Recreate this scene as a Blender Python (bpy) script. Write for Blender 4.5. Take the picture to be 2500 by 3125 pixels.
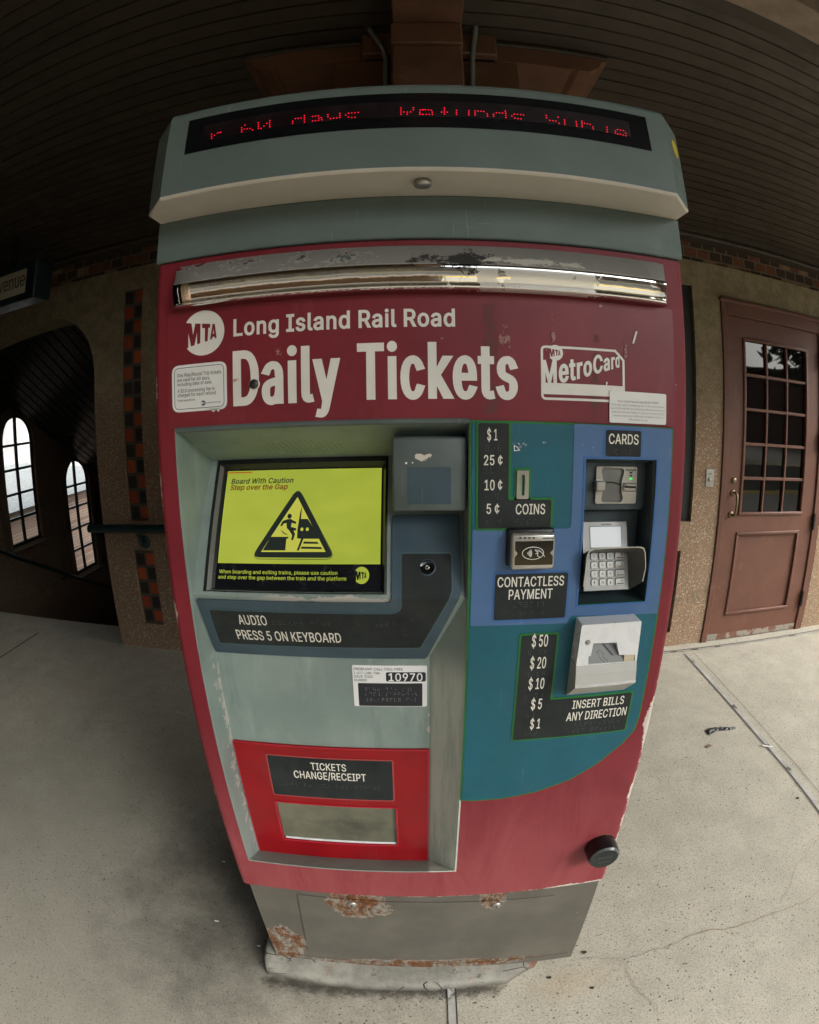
import bpy, bmesh, math, random
from mathutils import Matrix, Vector, geometry
for _o in list(bpy.data.objects): bpy.data.objects.remove(_o)
S = bpy.context.scene
COL = S.collection
R = math.radians
random.seed(7)

# ------------------------------------------------------------------ camera (equisolid fisheye, about 16 mm on full frame)
cam_d = bpy.data.cameras.new('camera')
cam_d.type = 'PANO'; cam_d.panorama_type = 'FISHEYE_EQUISOLID'
cam_d.sensor_fit = 'VERTICAL'; cam_d.sensor_height = 36.0; cam_d.sensor_width = 28.8
cam_d.fisheye_lens = 18.843; cam_d.fisheye_fov = R(180)
cam_d.clip_start = 0.02; cam_d.clip_end = 500
cam = bpy.data.objects.new('camera', cam_d); COL.objects.link(cam)
cam.matrix_world = Matrix.Translation((-0.0074,-0.7682,1.4992)) @ Matrix(((0.999812,0.008821,0.017272),(0.015257,0.192073,-0.981262),(-0.011973,0.981341,0.191902))).to_4x4()
S.camera = cam

# ------------------------------------------------------------------ world, sun, exposure
SUN_EL, SUN_AZ = 33.0, 122.0        # hazy light from behind and right of the camera
w = bpy.data.worlds.new("World"); S.world = w; w.use_nodes = True
nt = w.node_tree; nt.nodes.clear()
sky = nt.nodes.new('ShaderNodeTexSky'); sky.sky_type = 'NISHITA'; sky.sun_disc = False
sky.sun_elevation = R(SUN_EL); sky.sun_rotation = R(SUN_AZ); sky.air_density = 1.0; sky.dust_density = 4.0; sky.ozone_density = 1.0
hs = nt.nodes.new('ShaderNodeHueSaturation'); hs.inputs['Saturation'].default_value = 0.28
tn = nt.nodes.new('ShaderNodeMix'); tn.data_type = 'RGBA'; tn.blend_type = 'MULTIPLY'; tn.inputs[0].default_value = 1.0
tn.inputs[7].default_value = (0.985, 1.0, 0.98, 1)
bg = nt.nodes.new('ShaderNodeBackground'); bg.inputs['Strength'].default_value = 0.15
wo = nt.nodes.new('ShaderNodeOutputWorld')
nt.links.new(sky.outputs[0], hs.inputs['Color']); nt.links.new(hs.outputs[0], tn.inputs[6]); nt.links.new(tn.outputs[2], bg.inputs['Color'])
nt.links.new(bg.outputs[0], wo.inputs['Surface'])
sd = bpy.data.lights.new('sun', 'SUN'); sd.energy = 1.35; sd.angle = R(40); sd.color = (1.0, 0.975, 0.94)
sun = bpy.data.objects.new('sun', sd); COL.objects.link(sun)
_d = Vector((math.sin(R(SUN_AZ)) * math.cos(R(SUN_EL)), math.cos(R(SUN_AZ)) * math.cos(R(SUN_EL)), math.sin(R(SUN_EL))))
sun.rotation_euler = _d.to_track_quat('Z', 'Y').to_euler(); sun.location = (8, -6, 12)
S.view_settings.view_transform = 'Standard'; S.view_settings.look = 'None'
S.view_settings.gamma = 1.0; S.view_settings.exposure = 1.62; S.view_settings.use_curve_mapping = False
S.render.engine = 'CYCLES'
S.cycles.use_denoising = True; S.cycles.max_bounces = 10; S.cycles.diffuse_bounces = 6; S.cycles.glossy_bounces = 5
S.cycles.sample_clamp_indirect = 8.0; S.cycles.caustics_reflective = False; S.cycles.caustics_refractive = False

# ------------------------------------------------------------------ node helpers
def lin(r, g, b):
    f = lambda c: (c / 255 / 12.92) if c / 255 <= 0.04045 else ((c / 255 + 0.055) / 1.055) ** 2.4
    return (f(r), f(g), f(b))
class V:
    """a node socket with arithmetic"""
    def __init__(s, n, sock): s.n, s.s = n, sock
    def _m(s, op, *o):
        nd = s.n.t.nodes.new('ShaderNodeMath'); nd.operation = op
        for k, x in enumerate((s,) + o):
            if isinstance(x, V): s.n.t.links.new(x.s, nd.inputs[k])
            else: nd.inputs[k].default_value = x
        return V(s.n, nd.outputs[0])
    def __add__(s, o): return s._m('ADD', o)
    def __sub__(s, o): return s._m('SUBTRACT', o)
    def __mul__(s, o): return s._m('MULTIPLY', o)
    def __truediv__(s, o): return s._m('DIVIDE', o)
    def gt(s, o): return s._m('GREATER_THAN', o)
    def lt(s, o): return s._m('LESS_THAN', o)
    def mx(s, o): return s._m('MAXIMUM', o)
    def mn(s, o): return s._m('MINIMUM', o)
    def ab(s): return s._m('ABSOLUTE')
    def pw(s, o): return s._m('POWER', o)
    def fl(s): return s._m('FLOOR')
    def fr(s): return s._m('FRACT')
    def rng(s, a, b, c=0.0, d=1.0):
        nd = s.n.t.nodes.new('ShaderNodeMapRange'); nd.interpolation_type = 'SMOOTHSTEP'
        s.n.t.links.new(s.s, nd.inputs[0])
        for k, x in enumerate((a, b, c, d)): nd.inputs[k + 1].default_value = x
        return V(s.n, nd.outputs[0])
class NT:
    def __init__(s, m):
        m.use_nodes = True; s.m = m; s.t = m.node_tree; s.t.nodes.clear()
        s.o = s.t.nodes.new('ShaderNodeOutputMaterial'); s.b = s.t.nodes.new('ShaderNodeBsdfPrincipled')
        s.t.links.new(s.b.outputs[0], s.o.inputs[0]); s.tc = s.t.nodes.new('ShaderNodeTexCoord')
    def coord(s, kind='Object', scale=(1, 1, 1), loc=(0, 0, 0), rot=(0, 0, 0)):
        nd = s.t.nodes.new('ShaderNodeMapping'); s.t.links.new(s.tc.outputs[kind], nd.inputs[0])
        nd.inputs['Scale'].default_value = scale; nd.inputs['Location'].default_value = loc; nd.inputs['Rotation'].default_value = rot
        return V(s, nd.outputs[0])
    def xyz(s, v):
        nd = s.t.nodes.new('ShaderNodeSeparateXYZ'); s.t.links.new(v.s, nd.inputs[0]); return [V(s, nd.outputs[k]) for k in range(3)]
    def comb(s, x, y, z):
        nd = s.t.nodes.new('ShaderNodeCombineXYZ')
        for k, q in enumerate((x, y, z)):
            if isinstance(q, V): s.t.links.new(q.s, nd.inputs[k])
            else: nd.inputs[k].default_value = q
        return V(s, nd.outputs[0])
    def noise(s, v, scale, detail=3, rough=0.55, dist=0.0, out=0):
        nd = s.t.nodes.new('ShaderNodeTexNoise'); s.t.links.new(v.s, nd.inputs['Vector'])
        nd.inputs['Scale'].default_value = scale; nd.inputs['Detail'].default_value = detail
        nd.inputs['Roughness'].default_value = rough; nd.inputs['Distortion'].default_value = dist
        return V(s, nd.outputs[out])
    def vor(s, v, scale, feature='F1', out='Distance', rnd=1.0):
        nd = s.t.nodes.new('ShaderNodeTexVoronoi'); nd.feature = feature; s.t.links.new(v.s, nd.inputs['Vector'])
        nd.inputs['Scale'].default_value = scale; nd.inputs['Randomness'].default_value = rnd
        return V(s, nd.outputs[out])
    def col(s, c):
        nd = s.t.nodes.new('ShaderNodeRGB'); nd.outputs[0].default_value = (*c, 1); return V(s, nd.outputs[0])
    def mix(s, a, b, f, bt='MIX'):
        nd = s.t.nodes.new('ShaderNodeMix'); nd.data_type = 'RGBA'; nd.blend_type = bt
        for k, x in ((0, f), (6, a), (7, b)):
            if isinstance(x, V): s.t.links.new(x.s, nd.inputs[k])
            elif k == 0: nd.inputs[0].default_value = x
            else: nd.inputs[k].default_value = (*x, 1)
        return V(s, nd.outputs[2])
    def bump(s, h, strength=0.3, dist=0.001, prev=None):
        nd = s.t.nodes.new('ShaderNodeBump'); nd.inputs['Strength'].default_value = strength; nd.inputs['Distance'].default_value = dist
        s.t.links.new(h.s, nd.inputs['Height'])
        if prev is not None: s.t.links.new(prev.s, nd.inputs['Normal'])
        return V(s, nd.outputs[0])
    def set(s, **k):
        names = dict(base='Base Color', rough='Roughness', metal='Metallic', normal='Normal', alpha='Alpha', spec='Specular IOR Level',
                     ecol='Emission Color', estr='Emission Strength', ior='IOR', trans='Transmission Weight', coat='Coat Weight', coatr='Coat Roughness')
        for a, x in k.items():
            i = s.b.inputs[names[a]]
            if isinstance(x, V): s.t.links.new(x.s, i)
            elif isinstance(x, tuple): i.default_value = (*x, 1)
            else: i.default_value = x
        return s.m
MATS = {}
def M(name): return NT(bpy.data.materials.new(name))
def paint(name, c, rough=0.5, grain=0.0, gscale=600, var=0.12, vscale=9, spec=0.4, metal=0.0, worn=None, wscale=14, wthr=0.62):
    """painted or moulded surface with leathery grain, soft colour variation and optional wear"""
    n = M(name); p = n.coord()
    nz = n.noise(p, vscale, 5, 0.6)
    b = n.mix(tuple(x * (1 - var) for x in c), tuple(min(1, x * (1 + var)) for x in c), nz.rng(.3, .7))
    if worn: b = n.mix(b, worn, n.noise(p, wscale, 6, 0.7).rng(wthr, wthr + .08))
    if grain:
        sc = n.noise(n.coord(scale=(1, 1, .05), rot=(0, .4, 0)), 150, 2, .5).gt(.69) * n.noise(p, 6, 3).rng(.48, .62)
        sc2 = n.noise(n.coord(scale=(.06, 1, 1), rot=(0, .25, 0), loc=(1, 0, 2)), 130, 2, .5).gt(.71) * n.noise(p, 5, 3).rng(.5, .65)
        b = n.mix(b, tuple(x * 1.35 + .025 for x in c), sc.mx(sc2) * .7)
        b = n.mix(b, tuple(x * .55 for x in c), n.noise(p, 21, 7, .75).rng(.60, .76, 0, .4))
        b = n.mix(b, tuple(x * .85 + .03 for x in c), n.noise(n.coord(loc=(4, 0, 1)), 3.2, 6, .7, .8).rng(.5, .75, 0, .5))
    k = dict(base=b, rough=n.noise(p, 30, 4).rng(.2, .8, rough * .75, min(1, rough * 1.2)), spec=spec, metal=metal)
    if grain: k['normal'] = n.bump(n.noise(p, gscale, 2, .5), grain, .0008)
    return n.set(**k)
def flat(name, c, rough=0.5, **k):
    return M(name).set(base=c, rough=rough, **k)
def emit(name, c, st, base=(.01, .01, .01), rough=.25):
    return M(name).set(base=base, ecol=c, estr=st, rough=rough)

# ------------------------------------------------------------------ geometry helpers
FLATY = lambda y: (lambda x, z: (x, y, z))
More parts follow.
